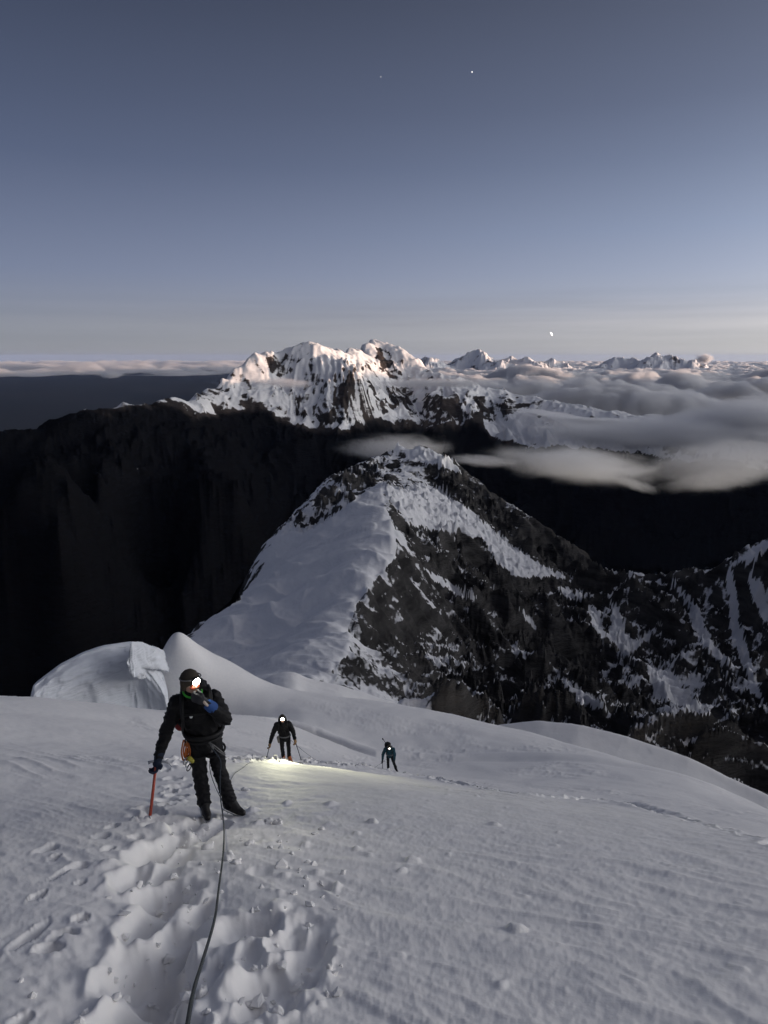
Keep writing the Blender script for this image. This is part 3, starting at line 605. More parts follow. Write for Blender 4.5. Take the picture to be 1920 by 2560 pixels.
# flutings of the upper face
flu = sstep(0, 1, np.exp(-(((PX - 840) / 75) ** 2) - ((PY - 930) / 38) ** 2) * 1.4)
PX, PY = proj(X, Y, ZC)
ZC = ZC + flu * 42 * (np.abs(np.sin(PX * .19 + 1.2 * perlin(PX * .03, PY * .02, 3))) - .5)
gz0, gz1 = np.gradient(ZC); slope = np.hypot(gz0 / np.gradient(RR, axis=0), gz1 / (RR * (AZ[0, 1] - AZ[0, 0])))
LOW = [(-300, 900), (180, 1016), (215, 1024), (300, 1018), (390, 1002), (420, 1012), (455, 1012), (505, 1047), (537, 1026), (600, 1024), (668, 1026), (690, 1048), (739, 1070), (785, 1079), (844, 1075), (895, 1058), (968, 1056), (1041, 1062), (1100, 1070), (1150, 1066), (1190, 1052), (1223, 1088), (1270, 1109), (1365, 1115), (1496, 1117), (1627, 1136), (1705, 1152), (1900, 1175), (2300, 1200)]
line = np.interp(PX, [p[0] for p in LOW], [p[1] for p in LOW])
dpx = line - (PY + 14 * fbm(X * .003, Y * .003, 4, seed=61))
d1 = fbm(X * .0032, Y * .0032, 5, .6, seed=62); d2 = fbm(wx * .009, wy * .006, 4, .6, seed=63)
snow = .74 + .16 * d1 + .34 * d2 - .36 * np.clip(slope - 1.15, 0, 1.0) - .12 * (rk2 - 1.0)
snow = snow + .25 * sstep(-120, 100, ZC)
ROCKM = [([(620, 895), (700, 880), (730, 885), (735, 925), (690, 935), (640, 930), (605, 925)], .42), ([(755, 862), (790, 865), (805, 885), (780, 900), (745, 905)], .42), ([(938, 868), (955, 868), (985, 900), (975, 918), (955, 930), (940, 900)], .75), ([(965, 925), (1010, 928), (1005, 940), (970, 938)], .5),
         ([(820, 960), (870, 950), (885, 1000), (850, 1060), (800, 1050), (830, 1000)], .38), ([(970, 965), (1040, 975), (1035, 1018), (980, 1010)], .45), ([(1060, 985), (1150, 990), (1150, 1050), (1100, 1055), (1060, 1020)], .45), ([(560, 1000), (610, 985), (670, 1010), (665, 1028), (600, 1020)], .3),
         ([(1190, 1040), (1215, 1045), (1225, 1115), (1180, 1115)], .7), ([(1180, 1000), (1300, 1000), (1330, 1020), (1230, 1050), (1190, 1050)], .4), ([(1440, 1075), (1560, 1070), (1590, 1098), (1500, 1108), (1470, 1100)], .45), ([(790, 1040), (870, 1040), (840, 1080), (790, 1078)], .3), ([(440, 985), (520, 970), (560, 950), (570, 985), (520, 1000), (470, 1000)], .30), ([(1010, 1030), (1100, 1035), (1090, 1070), (1020, 1062)], .25)]
wpx = PX + 12 * fbm(X * .004, Y * .004, 3, seed=65); wpy = PY + 12 * fbm(X * .004 + 9, Y * .004, 3, seed=66)
for poly, amt in ROCKM: snow = np.where(inside(wpx, wpy, poly), snow - .75 * amt, snow)
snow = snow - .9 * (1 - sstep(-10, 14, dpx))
glacr = inside(wpx, wpy, [(1225, 1060), (1330, 1045), (1500, 1090), (1640, 1120), (1700, 1150), (1500, 1117), (1365, 1115), (1270, 1108), (1222, 1085)]); snow = np.where(glacr, np.maximum(snow, .8), snow)
far = RR > np.interp(AZ, [math.atan2(*q) for q in skym], [math.hypot(*q) for q in skym]) + 500
snow = np.where(far & (PX < 480), 0, snow)
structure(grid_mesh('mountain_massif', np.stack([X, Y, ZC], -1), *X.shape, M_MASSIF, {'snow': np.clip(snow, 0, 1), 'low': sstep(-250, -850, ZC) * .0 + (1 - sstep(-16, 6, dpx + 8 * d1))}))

# ------------------------------------------------------------------ the far white peaks
FARP = [(1060, 901, 40000), (1075, 892, 40000), (1130, 905, 42000), (1160, 894, 42000), (1194, 871, 42000), (1215, 893, 41000), (1257, 897, 40000), (1275, 889, 43000), (1315, 891, 42000), (1344, 906, 42000), (1378, 895, 44000), (1396, 907, 44000), (1418, 909, 44000),
        (1510, 905, 47000), (1543, 890, 48000), (1580, 892, 48000), (1606, 902, 47000), (1645, 882, 47000), (1679, 889, 47000), (1715, 905, 47000), (1732, 900, 47000), (435, 906, 60000), (415, 911, 60000)]
def far_range(name, sel, az0, az1, nc):
    X, Y, RR, AZ = fan(az0, az1, nc, np.linspace(36000, 52000, 80)); Z = np.full(X.shape, -2200.0)
    for i in sel:
        c = unproj(*FARP[i]); dx = X - c[0]; dy = Y - c[1]; th = np.arctan2(dy, dx); d = np.hypot(dx, dy)
        m = 1 + .28 * np.cos(3 * th + i * 1.7) + .14 * np.cos(5 * th + i)
        Z = np.maximum(Z, c[2] - .78 * d ** .97 * m - 300 * (1 - np.exp(-d / 900)) * 0)
    k = sstep(0, 900, np.abs(Z + 2200))
    Z = Z + k * (120 * (ridged(X * .0009, Y * .0009, 6, .55, seed=71) - .95) + 40 * (ridged(X * .003, Y * .003, 4, seed=72) - .9)) + 60
    sn = .70 + .3 * fbm(X * .0011, Y * .0011, 5, .6, seed=73) + .12 * fbm(X * .004, Y * .004, 3, seed=74)
    return structure(grid_mesh(name, np.stack([X, Y, Z], -1), *X.shape, M_FAR, {'snow': np.clip(sn, 0, 1)}))
far_range('far_mountains', range(21), 2.2, 30, 620)

# ------------------------------------------------------------------ lowland to the horizon; unseen terrain behind the camera, its crests and far range added to block light
M_PLAIN = mat_plain('hazy_lowland', (0.03, 0.035, 0.04), 0.9, 0.1)
X, Y, RR, AZ = fan(-50, 50, 60, np.geomspace(20000, 420000, 40))
structure(grid_mesh('lowland', np.stack([X, Y, -3300 + 120 * fbm(X * .0001, Y * .0001, 3)], -1), *X.shape, M_PLAIN))
X, Y, RR, AZ = fan(37.8, 322.2, 270, np.geomspace(.6, 21000, 200))
Z = back_base(X, Y); k = sstep(120, 900, RR)
Z = Z + k * 45 * (ridged(X * .003, Y * .003, 5, seed=91) - .8) + sstep(2500, 6000, RR) * 160 * (ridged(X * .0008, Y * .0008, 5, seed=92) - .8) + .04 * fbm(X * .5, Y * .5, 3, seed=93)
_aw = np.degrees(np.minimum(AZ, 2 * math.pi - AZ)); _nw = 1 - sstep(14, 55, RR); Z = Z * (1 - _nw) + slope_base(X, Y) * _nw
Z = Z - 4.0 * (1 - sstep(74, 76, _aw)) * (1 - sstep(100, 140, RR))      # lies under the snow slope where that covers it
sn = sstep(-700, -250, Z) + .25 * fbm(X * .01, Y * .01, 4, seed=94) * k - 1.2 * sstep(25, 60, -Y) * (RR < 900) * sstep(-.5, .5, fbm(X * .02, Y * .02, 4, seed=95) + .35)   # dark rock put on the unseen summit to cut light from behind the camera
structure(grid_mesh('unseen_shade_slopes', np.stack([X, Y, Z], -1), *X.shape, M_MASSIF, {'snow': np.clip(sn, 0, 1), 'low': 1 - sstep(-950, -350, Z)}))
# ------------------------------------------------------------------ clouds: closed shells filled with even vapour
def mat_cloud(name, density, col=(0.97, 0.97, 0.98), aniso=0.2):
    m = bpy.data.materials.new(name); m.use_nodes = True; nt = m.node_tree; nt.nodes.clear()
    o = nt.nodes.new('ShaderNodeOutputMaterial'); v = nt.nodes.new('ShaderNodeVolumePrincipled')
    v.inputs['Color'].default_value = (*col, 1); v.inputs['Density'].default_value = density; v.inputs['Anisotropy'].default_value = aniso
    nt.links.new(v.outputs[0], o.inputs['Volume'])
    try: m.cycles.homogeneous_volume = True
    except Exception: pass
    return m
def shell(name, X, Y, Zt, Zb, mat):
    nr, nc = X.shape; n = nr * nc
    V = np.concatenate([np.stack([X, Y, Zt], -1).reshape(-1, 3), np.stack([X, Y, Zb], -1).reshape(-1, 3)])
    i = np.arange(nr - 1)[:, None] * nc + np.arange(nc - 1)[None, :]
    q = np.stack([i, i + 1, i + nc + 1, i + nc], -1).reshape(-1, 4)
    rim = np.concatenate([np.arange(nc), np.arange(1, nr) * nc + nc - 1, (nr - 1) * nc + np.arange(nc - 2, -1, -1), np.arange(nr - 2, 0, -1) * nc])
    rn = np.roll(rim, -1); side = np.stack([rim, rim + n, rn + n, rn], -1)
    return raw_mesh(name, V, np.concatenate([q, q[:, ::-1] + n, side]), mat)
def billow(X, Y, s, seed, oct=4):
    v = 0; a = 1.0; f = 1.0
    for o in range(oct): v = v + a * (np.abs(perlin(X * s * f + o * 7, Y * s * f - o * 3, seed + o)) * 1.7 - .45); a *= .5; f *= 2.1
    return v

# the sea of cloud filling the right
X, Y, RR, AZ = fan(-1, 44, 280, np.r_[np.linspace(6800, 16000, 170)[:-1], np.geomspace(16000, 150000, 90)])
deg = np.degrees(AZ)
edge_r = np.interp(deg, [-1, 1, 4, 7, 10, 13, 16, 20, 25, 30, 44], [16000, 13500, 11800, 10600, 9800, 9300, 8900, 8500, 8000, 7600, 7200]) + 900 * fbm(X * .0004, Y * .0004, 4, seed=101)
m = sstep(0, 2200, RR - edge_r) * sstep(-1, 2.5, deg) * (1 - sstep(39, 44, deg)) * (1 - sstep(120000, 150000, RR))
far = sstep(11000, 30000, RR)
sw = billow(X * .5 - Y * .25, Y * .9 + X * .2, .00055, 103); fine = fbm(X * .0016, Y * .0022, 4, .55, seed=105)
roll = fbm(X * .00016, Y * .00030, 3, seed=107)
top = -720 - 160 * far + m * (150 + 360 * roll * (1 - .55 * far) + 330 * sw * (1 - .5 * far) + 70 * fine)
bot = top - np.maximum(m, 0) * (380 + 160 * fine) - .02
o = shell('cloud_sea', X, Y, np.maximum(top, bot + .02), bot, mat_cloud('cloud_sea_vapour', .0085)); o['kind'] = 'stuff'
# low cloud along the left horizon
X, Y, RR, AZ = fan(-44, -8, 150, np.geomspace(60000, 200000, 110)); deg = np.degrees(AZ)
m = sstep(-.05, .45, fbm(X * .00007, Y * .00010, 5, .6, seed=111) + .30 * sstep(80000, 130000, RR) - .05) * sstep(-44, -40, deg) * (1 - sstep(-12, -8, deg)) * sstep(60000, 70000, RR) * (1 - sstep(180000, 200000, RR))
top = -1500 + m * (450 + 700 * fbm(X * .00016, Y * .0002, 4, seed=113)); o = shell('cloud_bank', X, Y, np.maximum(top, -1499.98), -1500 - 250 * m, mat_cloud('cloud_bank_vapour', .0006)); o['kind'] = 'stuff'

def mat_wisp(name, density, seed, thr=.34, scale=2.3):
    """vapour thinning out to nothing at the cloud's rim, torn by noise"""
    m = bpy.data.materials.new(name); m.use_nodes = True; nt = m.node_tree; N = nt.nodes; L = nt.links; N.clear()
    o = N.new('ShaderNodeOutputMaterial'); v = N.new('ShaderNodeVolumePrincipled'); v.inputs['Color'].default_value = (.97, .97, .98, 1); v.inputs['Anisotropy'].default_value = .2
    tc = N.new('ShaderNodeTexCoord'); ln = N.new('ShaderNodeVectorMath'); ln.operation = 'LENGTH'; L.new(tc.outputs['Object'], ln.inputs[0])
    fo = N.new('ShaderNodeMapRange'); fo.interpolation_type = 'SMOOTHSTEP'; fo.inputs['From Min'].default_value = 1.0; fo.inputs['From Max'].default_value = .15; L.new(ln.outputs['Value'], fo.inputs['Value'])
    mp = N.new('ShaderNodeMapping'); mp.inputs['Location'].default_value = (seed * 1.7, seed * .9, seed); mp.inputs['Scale'].default_value = (1.5, 1.0, .8); L.new(tc.outputs['Object'], mp.inputs[0])
    ns = N.new('ShaderNodeTexNoise'); ns.inputs['Scale'].default_value = scale; ns.inputs['Detail'].default_value = 6; ns.inputs['Distortion'].default_value = .9; L.new(mp.outputs[0], ns.inputs['Vector'])
    # the noise eats into the rim first
    ad = N.new('ShaderNodeMath'); ad.operation = 'MULTIPLY_ADD'; L.new(fo.outputs[0], ad.inputs[0]); ad.inputs[1].default_value = .75; L.new(ns.outputs[0], ad.inputs[2])
    mr = N.new('ShaderNodeMapRange'); mr.interpolation_type = 'SMOOTHSTEP'; mr.inputs['From Min'].default_value = .38 + thr; mr.inputs['From Max'].default_value = .95 + thr; L.new(ad.outputs[0], mr.inputs['Value'])
    mu = N.new('ShaderNodeMath'); mu.operation = 'MULTIPLY'; L.new(mr.outputs[0], mu.inputs[0]); L.new(fo.outputs[0], mu.inputs[1])
    m2 = N.new('ShaderNodeMath'); m2.operation = 'MULTIPLY'; L.new(mu.outputs[0], m2.inputs[0]); m2.inputs[1].default_value = density; L.new(m2.outputs[0], v.inputs['Density'])
    L.new(v.outputs[0], o.inputs['Volume']); return m
def cloud(name, label, px, py, r, wpx, hpx, depth, density, seed, tilt=0.0, lens=1.0, rough=.35, sub=(40, 20), taper=1.0):
    """one soft cloud: wpx, hpx half sizes as seen, depth half size along the view in metres"""
    c = unproj(px, py, r); k = np.linalg.norm(c) / FPX; q = 1.3
    bm = bmesh.new(); bmesh.ops.create_uvsphere(bm, u_segments=sub[0], v_segments=sub[1], radius=1.0)
    me = bpy.data.meshes.new(name); bm.to_mesh(me); bm.free()
    me.materials.append(mat_wisp(name + '_vapour', density * 3.2, seed)); o = bpy.data.objects.new(name, me); COL.objects.link(o)
    o.location = c; o.rotation_euler = (0, -tilt, -math.atan2(c[0], c[1])); o.scale = (wpx * k * q, depth * q, hpx * k * q)
    return tag(o, label, 'cloud')
cloud('cap_cloud', 'thin grey cap cloud draped over the pointed top of the near ridge', 988, 1120, 1480, 175, 44, 90, .0042, 3, 0.0, 1.0, .35, taper=.4)
cloud('valley_cloud', 'pale lens-shaped cloud floating low over the dark valley right of the near summit', 1440, 1160, 4600, 255, 58, 420, .0021, 5, -.06, 1.0, .45, taper=.5)
cloud('valley_cloud', 'thin torn cloud streak between the near summit and the lens-shaped valley cloud', 1210, 1152, 4700, 120, 18, 200, .0026, 8, -.05, 1.0, .5)
cloud('valley_cloud', 'small faint wisp hanging under the right end of the lens-shaped valley cloud', 1590, 1212, 4500, 70, 18, 120, .0022, 12, -.25, 1.0, .5)
cloud('cloud_wisp', 'soft grey wisp lying across the left face of the sunlit massif', 712, 958, 8200, 95, 17, 260, .0022, 15, -.06, 1.0, .45)
cloud('cloud_wisp', 'long thin cloud band crossing the right shoulder of the sunlit massif', 1090, 958, 8600, 200, 15, 320, .0026, 18, .0, 1.0, .45)
cloud('cloud_wisp', 'slanting cloud bank above the valley at the right edge', 1830, 1150, 5200, 240, 62, 420, .0016, 22, .10, 1.0, .5)
cloud('cloud_wisp', 'grey cloud tongue spilling over the ice field below the cloud sea', 1560, 1085, 8000, 280, 36, 500, .0018, 25, -.03, 1.0, .5)
cloud('cloud_wisp', 'broad soft cloud layer under the cloud sea, right of the ice field', 1700, 1085, 7200, 280, 52, 600, .0022, 41, -.02)
cloud('cloud_wisp', 'cloud roll at the right edge just below the cloud sea', 1880, 1040, 7600, 200, 52, 600, .0024, 44, .03)
cloud('cloud_wisp', 'grey cloud tatter sinking into the valley at the right edge', 1780, 1200, 5000, 150, 32, 300, .0013, 47, .16)
cloud('low_cloud', 'small low cloud alone over the dark blue plain at far left', 280, 938, 60000, 34, 9, 1500, .0012, 31, .08, 1.0, .5)
cloud('low_cloud', 'faint low cloud scrap over the plain left of the lone one', 195, 930, 65000, 22, 6, 1200, .0010, 34, .0, 1.0, .5)
cloud('cumulus_cloud', 'small sunlit cumulus puff at the right end of the far peaks', 1762, 897, 60000, 24, 13, 800, .0030, 28, .0, .8, .6)

# ------------------------------------------------------------------ the air
def haze():
    bm = bmesh.new(); bmesh.ops.create_cube(bm, size=1.0)
    me = bpy.data.meshes.new('haze'); bm.to_mesh(me); bm.free()
    o = bpy.data.objects.new('haze', me); COL.objects.link(o); o['kind'] = 'stuff'
    o.scale = (900000, 900000, 5200); o.location = (0, 0, 1300 - 2600)
    me.materials.append(mat_cloud('clear_mountain_air', HAZE, (.44, .60, 1.0), 0.0))
HAZE = 1.25e-6
haze()
# ------------------------------------------------------------------ climbers
M_BLACK = mat_plain('black_shell_fabric', (.006, .006, .007), .65, .22, bump=.5, bscale=14, var=.25)
M_TROUSER = mat_plain('charcoal_trouser_fabric', (.008, .008, .010), .7, .22, bump=.5, bscale=12, var=.25)
M_BOOT = mat_plain('black_boot_leather', (.012, .011, .011), .5, .4, bump=.3, bscale=30)
M_SKIN = mat_plain('skin', (.42, .26, .19), .5, .4, var=.08, bscale=20)
M_GLOVE = mat_plain('dark_grey_glove', (.035, .036, .040), .75, .3, bump=.4, bscale=40)
M_GLOVEB = mat_plain('navy_glove', (.012, .020, .042), .7, .3, bump=.4, bscale=40)
M_BLUE = mat_plain('blue_cuff_fabric', (.025, .075, .24), .7, .3)
M_CREAM = mat_plain('cream_glove_band', (.55, .47, .40), .7, .3)
M_GREEN = mat_plain('green_collar', (.06, .42, .05), .6, .3)
M_LENS = mat_plain('red_orange_goggle', (.60, .11, .05), .25, .6)
M_CAP = mat_plain('brown_grey_knit', (.055, .047, .036), .85, .2, bump=.6, bscale=90)
M_STRAP = mat_plain('webbing', (.010, .010, .011), .6, .25)
M_GREY = mat_plain('grey_webbing', (.16, .16, .16), .6, .3)
M_ORANGE = mat_plain('orange_sling', (.42, .12, .03), .6, .3)
M_YELLOW = mat_plain('yellow_device', (.42, .38, .05), .45, .5)
M_METAL = mat_plain('steel', (.45, .46, .48), .35, .5, 1.0)
M_RED = mat_plain('red_pack_fabric', (.22, .015, .015), .6, .3)
M_SHAFT = mat_plain('red_orange_shaft', (.42, .065, .035), .4, .5)
M_POLE = mat_plain('dark_pole', (.03, .03, .035), .4, .5)
M_ROPE = mat_plain('blue_grey_rope', (.045, .055, .07), .8, .2, bump=.8, bscale=160, var=.4)
M_ORBOOT = mat_plain('orange_boot', (.50, .15, .04), .5, .4)
M_TAN = mat_plain('tan_glove', (.30, .19, .10), .8, .2)
M_TEAL = mat_plain('teal_jacket_fabric', (.012, .055, .080), .65, .3, bump=.5, bscale=14, var=.2)
M_WHITE = mat_plain('plain_white', (.85, .85, .85), .4, .5)
M_PACK = mat_plain('dark_pack_fabric', (.009, .0095, .012), .65, .22, bump=.5, bscale=25, var=.2)
def mat_emit(name, col, strength):
    m, nt, b = new_mat(name); b.inputs['Base Color'].default_value = (.8, .8, .8, 1)
    b.inputs['Emission Color'].default_value = (*col, 1); b.inputs['Emission Strength'].default_value = strength; return m

class Blob:
    """closed tapered limbs and ellipsoids, fused to one skin by voxel remeshing"""
    def __init__(s): s.v = []; s.f = []
    def _add(s, V, nr, nc):
        b = len(s.v); s.v += [tuple(map(float, p)) for p in V.reshape(-1, 3)]
        for i in range(nr - 1):
            for j in range(nc): s.f.append((b + i * nc + j, b + i * nc + (j + 1) % nc, b + (i + 1) * nc + (j + 1) % nc, b + (i + 1) * nc + j))
        s.f.append(tuple(b + j for j in range(nc))[::-1]); s.f.append(tuple(b + (nr - 1) * nc + j for j in range(nc)))
    def limb(s, p0, p1, r0, r1, sx=1.0, sy=1.0, nc=14):
        p0 = np.array(p0, float); p1 = np.array(p1, float); d = p1 - p0; L = np.linalg.norm(d); d = d / max(L, 1e-6)
        a = np.cross(d, [0, 1, 0]) if abs(d[1]) < .9 else np.cross(d, [1, 0, 0]); a /= np.linalg.norm(a); b = np.cross(d, a)
        prof = [(-math.cos(t) * r0, math.sin(t) * r0) for t in (.25, .7, 1.15, math.pi / 2)] + [(L * q, r0 + (r1 - r0) * q) for q in (.25, .5, .75)] + [(L + math.cos(t) * r1, math.sin(t) * r1) for t in (math.pi / 2, 1.15, .7, .25)]
        th = np.linspace(0, 2 * math.pi, nc, endpoint=False)
        V = np.array([[p0 + d * z + (a * math.cos(t) * sx + b * math.sin(t) * sy) * r for t in th] for z, r in prof]); s._add(V, len(prof), nc); return s
    def chain(s, pts, rs, **k):
        for i in range(len(pts) - 1): s.limb(pts[i], pts[i + 1], rs[i], rs[i + 1], **k)
        return s
    def ball(s, c, rx, ry, rz, nc=18, nr=11, rot=0.0):
        ph = np.linspace(-math.pi / 2 + .12, math.pi / 2 - .12, nr); th = np.linspace(0, 2 * math.pi, nc, endpoint=False)
        P, T = np.meshgrid(ph, th, indexing='ij'); x = np.cos(P) * np.cos(T) * rx; y = np.cos(P) * np.sin(T) * ry; z = np.sin(P) * rz
        V = np.stack([c[0] + x * math.cos(rot) - y * math.sin(rot), c[1] + x * math.sin(rot) + y * math.cos(rot), c[2] + z], -1); s._add(V, nr, nc); return s
    def build(s, name, mat, parent, voxel=.012, smooth=4, fold=0.0, fs=9.0, seed=1):
        me = bpy.data.meshes.new(name); me.from_pydata(s.v, [], s.f); me.update()
        t = bpy.data.objects.new('tmp', me); COL.objects.link(t)
        m = t.modifiers.new('r', 'REMESH'); m.mode = 'VOXEL'; m.voxel_size = voxel
        if smooth: q = t.modifiers.new('s', 'SMOOTH'); q.factor = .5; q.iterations = smooth
        dg = bpy.context.evaluated_depsgraph_get(); out = bpy.data.meshes.new_from_object(t.evaluated_get(dg), depsgraph=dg)
        bpy.data.objects.remove(t); bpy.data.meshes.remove(me)
        if fold and len(out.vertices):
            co = np.empty(len(out.vertices) * 3, np.float32); out.vertices.foreach_get('co', co); co = co.reshape(-1, 3)
            no = np.array([v.normal for v in out.vertices])
            n = ridged(co[:, 0] * fs + co[:, 2] * fs * .6 + seed, co[:, 2] * fs * 1.1 + co[:, 1] * fs, 3, seed=seed) - .8
            co = co + no * (fold * n)[:, None]; out.vertices.foreach_set('co', co.astype(np.float32).ravel())
        out.polygons.foreach_set('use_smooth', [True] * len(out.polygons)); out.update()
        out.materials.clear(); out.materials.append(mat); out.name = name
        o = bpy.data.objects.new(name, out); COL.objects.link(o); o.parent = parent; return o

def tube(name, pts, r, mat, parent=None, n=8, smooth=True, caps=True, res=1):
    """a swept tube through pts (Catmull-Rom), r a radius or list"""
    P = np.array(pts, float)
    if res > 1 and len(P) > 2:
        E = np.vstack([2 * P[0] - P[1], P, 2 * P[-1] - P[-2]]); out = []
        for i in range(1, len(E) - 2):
            for t in np.arange(res) / res:
                a, b, c, d = E[i - 1], E[i], E[i + 1], E[i + 2]
                out.append(.5 * (2 * b + (c - a) * t + (2 * a - 5 * b + 4 * c - d) * t * t + (3 * b - a - 3 * c + d) * t ** 3))
        out.append(P[-1]); P = np.array(out)
    rr = np.interp(np.linspace(0, 1, len(P)), np.linspace(0, 1, len(np.atleast_1d(r))), np.atleast_1d(r))
    D = np.gradient(P, axis=0); D /= np.linalg.norm(D, axis=1)[:, None] + 1e-12; up = np.array([.13, .21, .97]); V = []
    for p, d, q in zip(P, D, rr):
        a = np.cross(d, up if abs(d @ up) < .95 else [1, 0, 0]); a /= np.linalg.norm(a); b = np.cross(d, a)
        V += [p + q * (a * math.cos(t) + b * math.sin(t)) for t in np.linspace(0, 2 * math.pi, n, endpoint=False)]
    F = [(i * n + j, i * n + (j + 1) % n, (i + 1) * n + (j + 1) % n, (i + 1) * n + j) for i in range(len(P) - 1) for j in range(n)]
    if caps: F += [tuple(range(n))[::-1], tuple((len(P) - 1) * n + j for j in range(n))]
    me = bpy.data.meshes.new(name); me.from_pydata([tuple(v) for v in V], [], F); me.polygons.foreach_set('use_smooth', [smooth] * len(me.polygons)); me.update()
    me.materials.append(mat); o = bpy.data.objects.new(name, me); COL.objects.link(o)
    if parent: o.parent = parent
    return o
def ring(name, c, rx, ry, r, mat, parent, tilt=(0, 0, 0), seg=20, rot=0):
    M = Matrix.Rotation(tilt[2], 3, 'Z') @ Matrix.Rotation(tilt[1], 3, 'Y') @ Matrix.Rotation(tilt[0], 3, 'X')
    pts = [Vector(c) + M @ Vector((rx * math.cos(t), ry * math.sin(t), 0)) for t in np.linspace(0, 2 * math.pi, seg + 1)]
    return tube(name, pts, r, mat, parent, 6, caps=False)
def disc_lamp(name, c, d, r, th, mat, parent):
    c = np.array(c); d = np.array(d) / np.linalg.norm(d); return tube(name, [c, c + d * th * .6, c + d * th], [r, r, r * .75], mat, parent, 14)

def glove(wrist, palm, fdir, across, thumb, parent, mat, voxel, curl=.6, size=1.0, name='glove'):
    """palm, four unequal curled fingers and a thumb off its side"""
    w = np.array(wrist, float); p = np.array(palm, float); f = np.array(fdir, float); f /= np.linalg.norm(f); a = np.array(across, float); a -= f * (a @ f); a /= np.linalg.norm(a); c = np.cross(f, a) * curl
    b = Blob(); b.limb(w, p, .036 * size, .042 * size); k = size
    b.limb(p - a * .022 * k, p + a * .022 * k, .032 * k, .032 * k)
    for i, ln in enumerate((.9, 1.0, .95, .78)):
        r0 = p + a * (.036 - .024 * i) * k + f * .03 * k; r1 = r0 + (f * .036 + c * .014) * ln * k; r2 = r1 + (f * .014 + c * .036) * ln * k; r3 = r2 + (-f * .012 + c * .026) * ln * k
        b.chain([r0, r1, r2, r3], [.014 * k, .0135 * k, .0125 * k, .011 * k], nc=10)
    t = np.array(thumb, float); t /= np.linalg.norm(t); q = p + a * .034 * k - f * .012 * k
    b.chain([q, q + (t * .035 + f * .012) * k, q + (t * .045 + f * .035 + c * .02) * k], [.017 * k, .015 * k, .012 * k], nc=10)
    return b.build(name, mat, parent, voxel, 2)

def boot(ankle, toe, parent, mat, voxel, crampon=True, ground=.0):
    a = np.array(ankle, float); t = np.array(toe, float); d = t - a; d[2] = 0; L = np.linalg.norm(d); d /= L; s = np.array([-d[1], d[0], 0])
    z0 = ground + .02; heel = a - d * .06; heel[2] = z0 + .04; ball = a + d * (L * .62); ball[2] = z0 + .035; tip = a + d * L; tip[2] = z0 + .03
    b = Blob(); b.limb(a + [0, 0, .10], heel + [0, 0, .02], .065, .05); b.limb(heel, ball, .045, .05); b.limb(ball, tip, .05, .036); b.limb(a + [0, 0, .05], ball + [0, 0, .02], .06, .04)
    o = b.build('boot', mat, parent, voxel, 3)
    if crampon:
        V = []
        for q, w in ((heel - d * .03, .03), (heel + d * .05, .04), (ball - d * .03, .045), (ball + d * .05, .04)):
            for sg in (-1, 1):
                c = q + s * w * sg; c[2] = z0 + .005; V.append([tuple(c + d * .009), tuple(c - d * .009 + s * .004), tuple(c - d * .009 - s * .004), tuple(c + [0, 0, -.045])])
        for sg in (-1, 1):
            c = tip + s * .02 * sg; c[2] = z0 + .004; V.append([tuple(c + [0, 0, .012]), tuple(c - [0, 0, .006] + s * .006), tuple(c - [0, 0, .006] - s * .006), tuple(c + d * .065 + [0, 0, -.018])])
        for v4 in V:
            me = bpy.data.meshes.new('crampon_point'); me.from_pydata(v4, [], [(0, 1, 2), (0, 3, 1), (1, 3, 2), (2, 3, 0)]); me.materials.append(M_METAL); c = bpy.data.objects.new('crampon_point', me); COL.objects.link(c); c.parent = o
        loop = [heel - d * .045, heel + s * .045, ball + s * .052, tip + s * .02 + d * .03, tip - s * .02 + d * .03, ball - s * .052, heel - s * .045, heel - d * .045]
        for l in loop: l[2] = z0 + .005
        tube('crampon_frame', loop, .006, M_METAL, o, 5)
    return o

def root_at(px, py, r, name, dz=0.0):
    e = bpy.data.objects.new(name, None); COL.objects.link(e)
    p = unproj(px, py, r); z = float(slope_z(np.array([p[0]]), np.array([p[1]]))[0]) + dz
    e.location = (p[0], p[1], z); az = math.atan2(p[0], p[1]); e.rotation_euler = (0, 0, -az); return e, Matrix.Translation(e.location) @ Matrix.Rotation(-az, 4, 'Z')

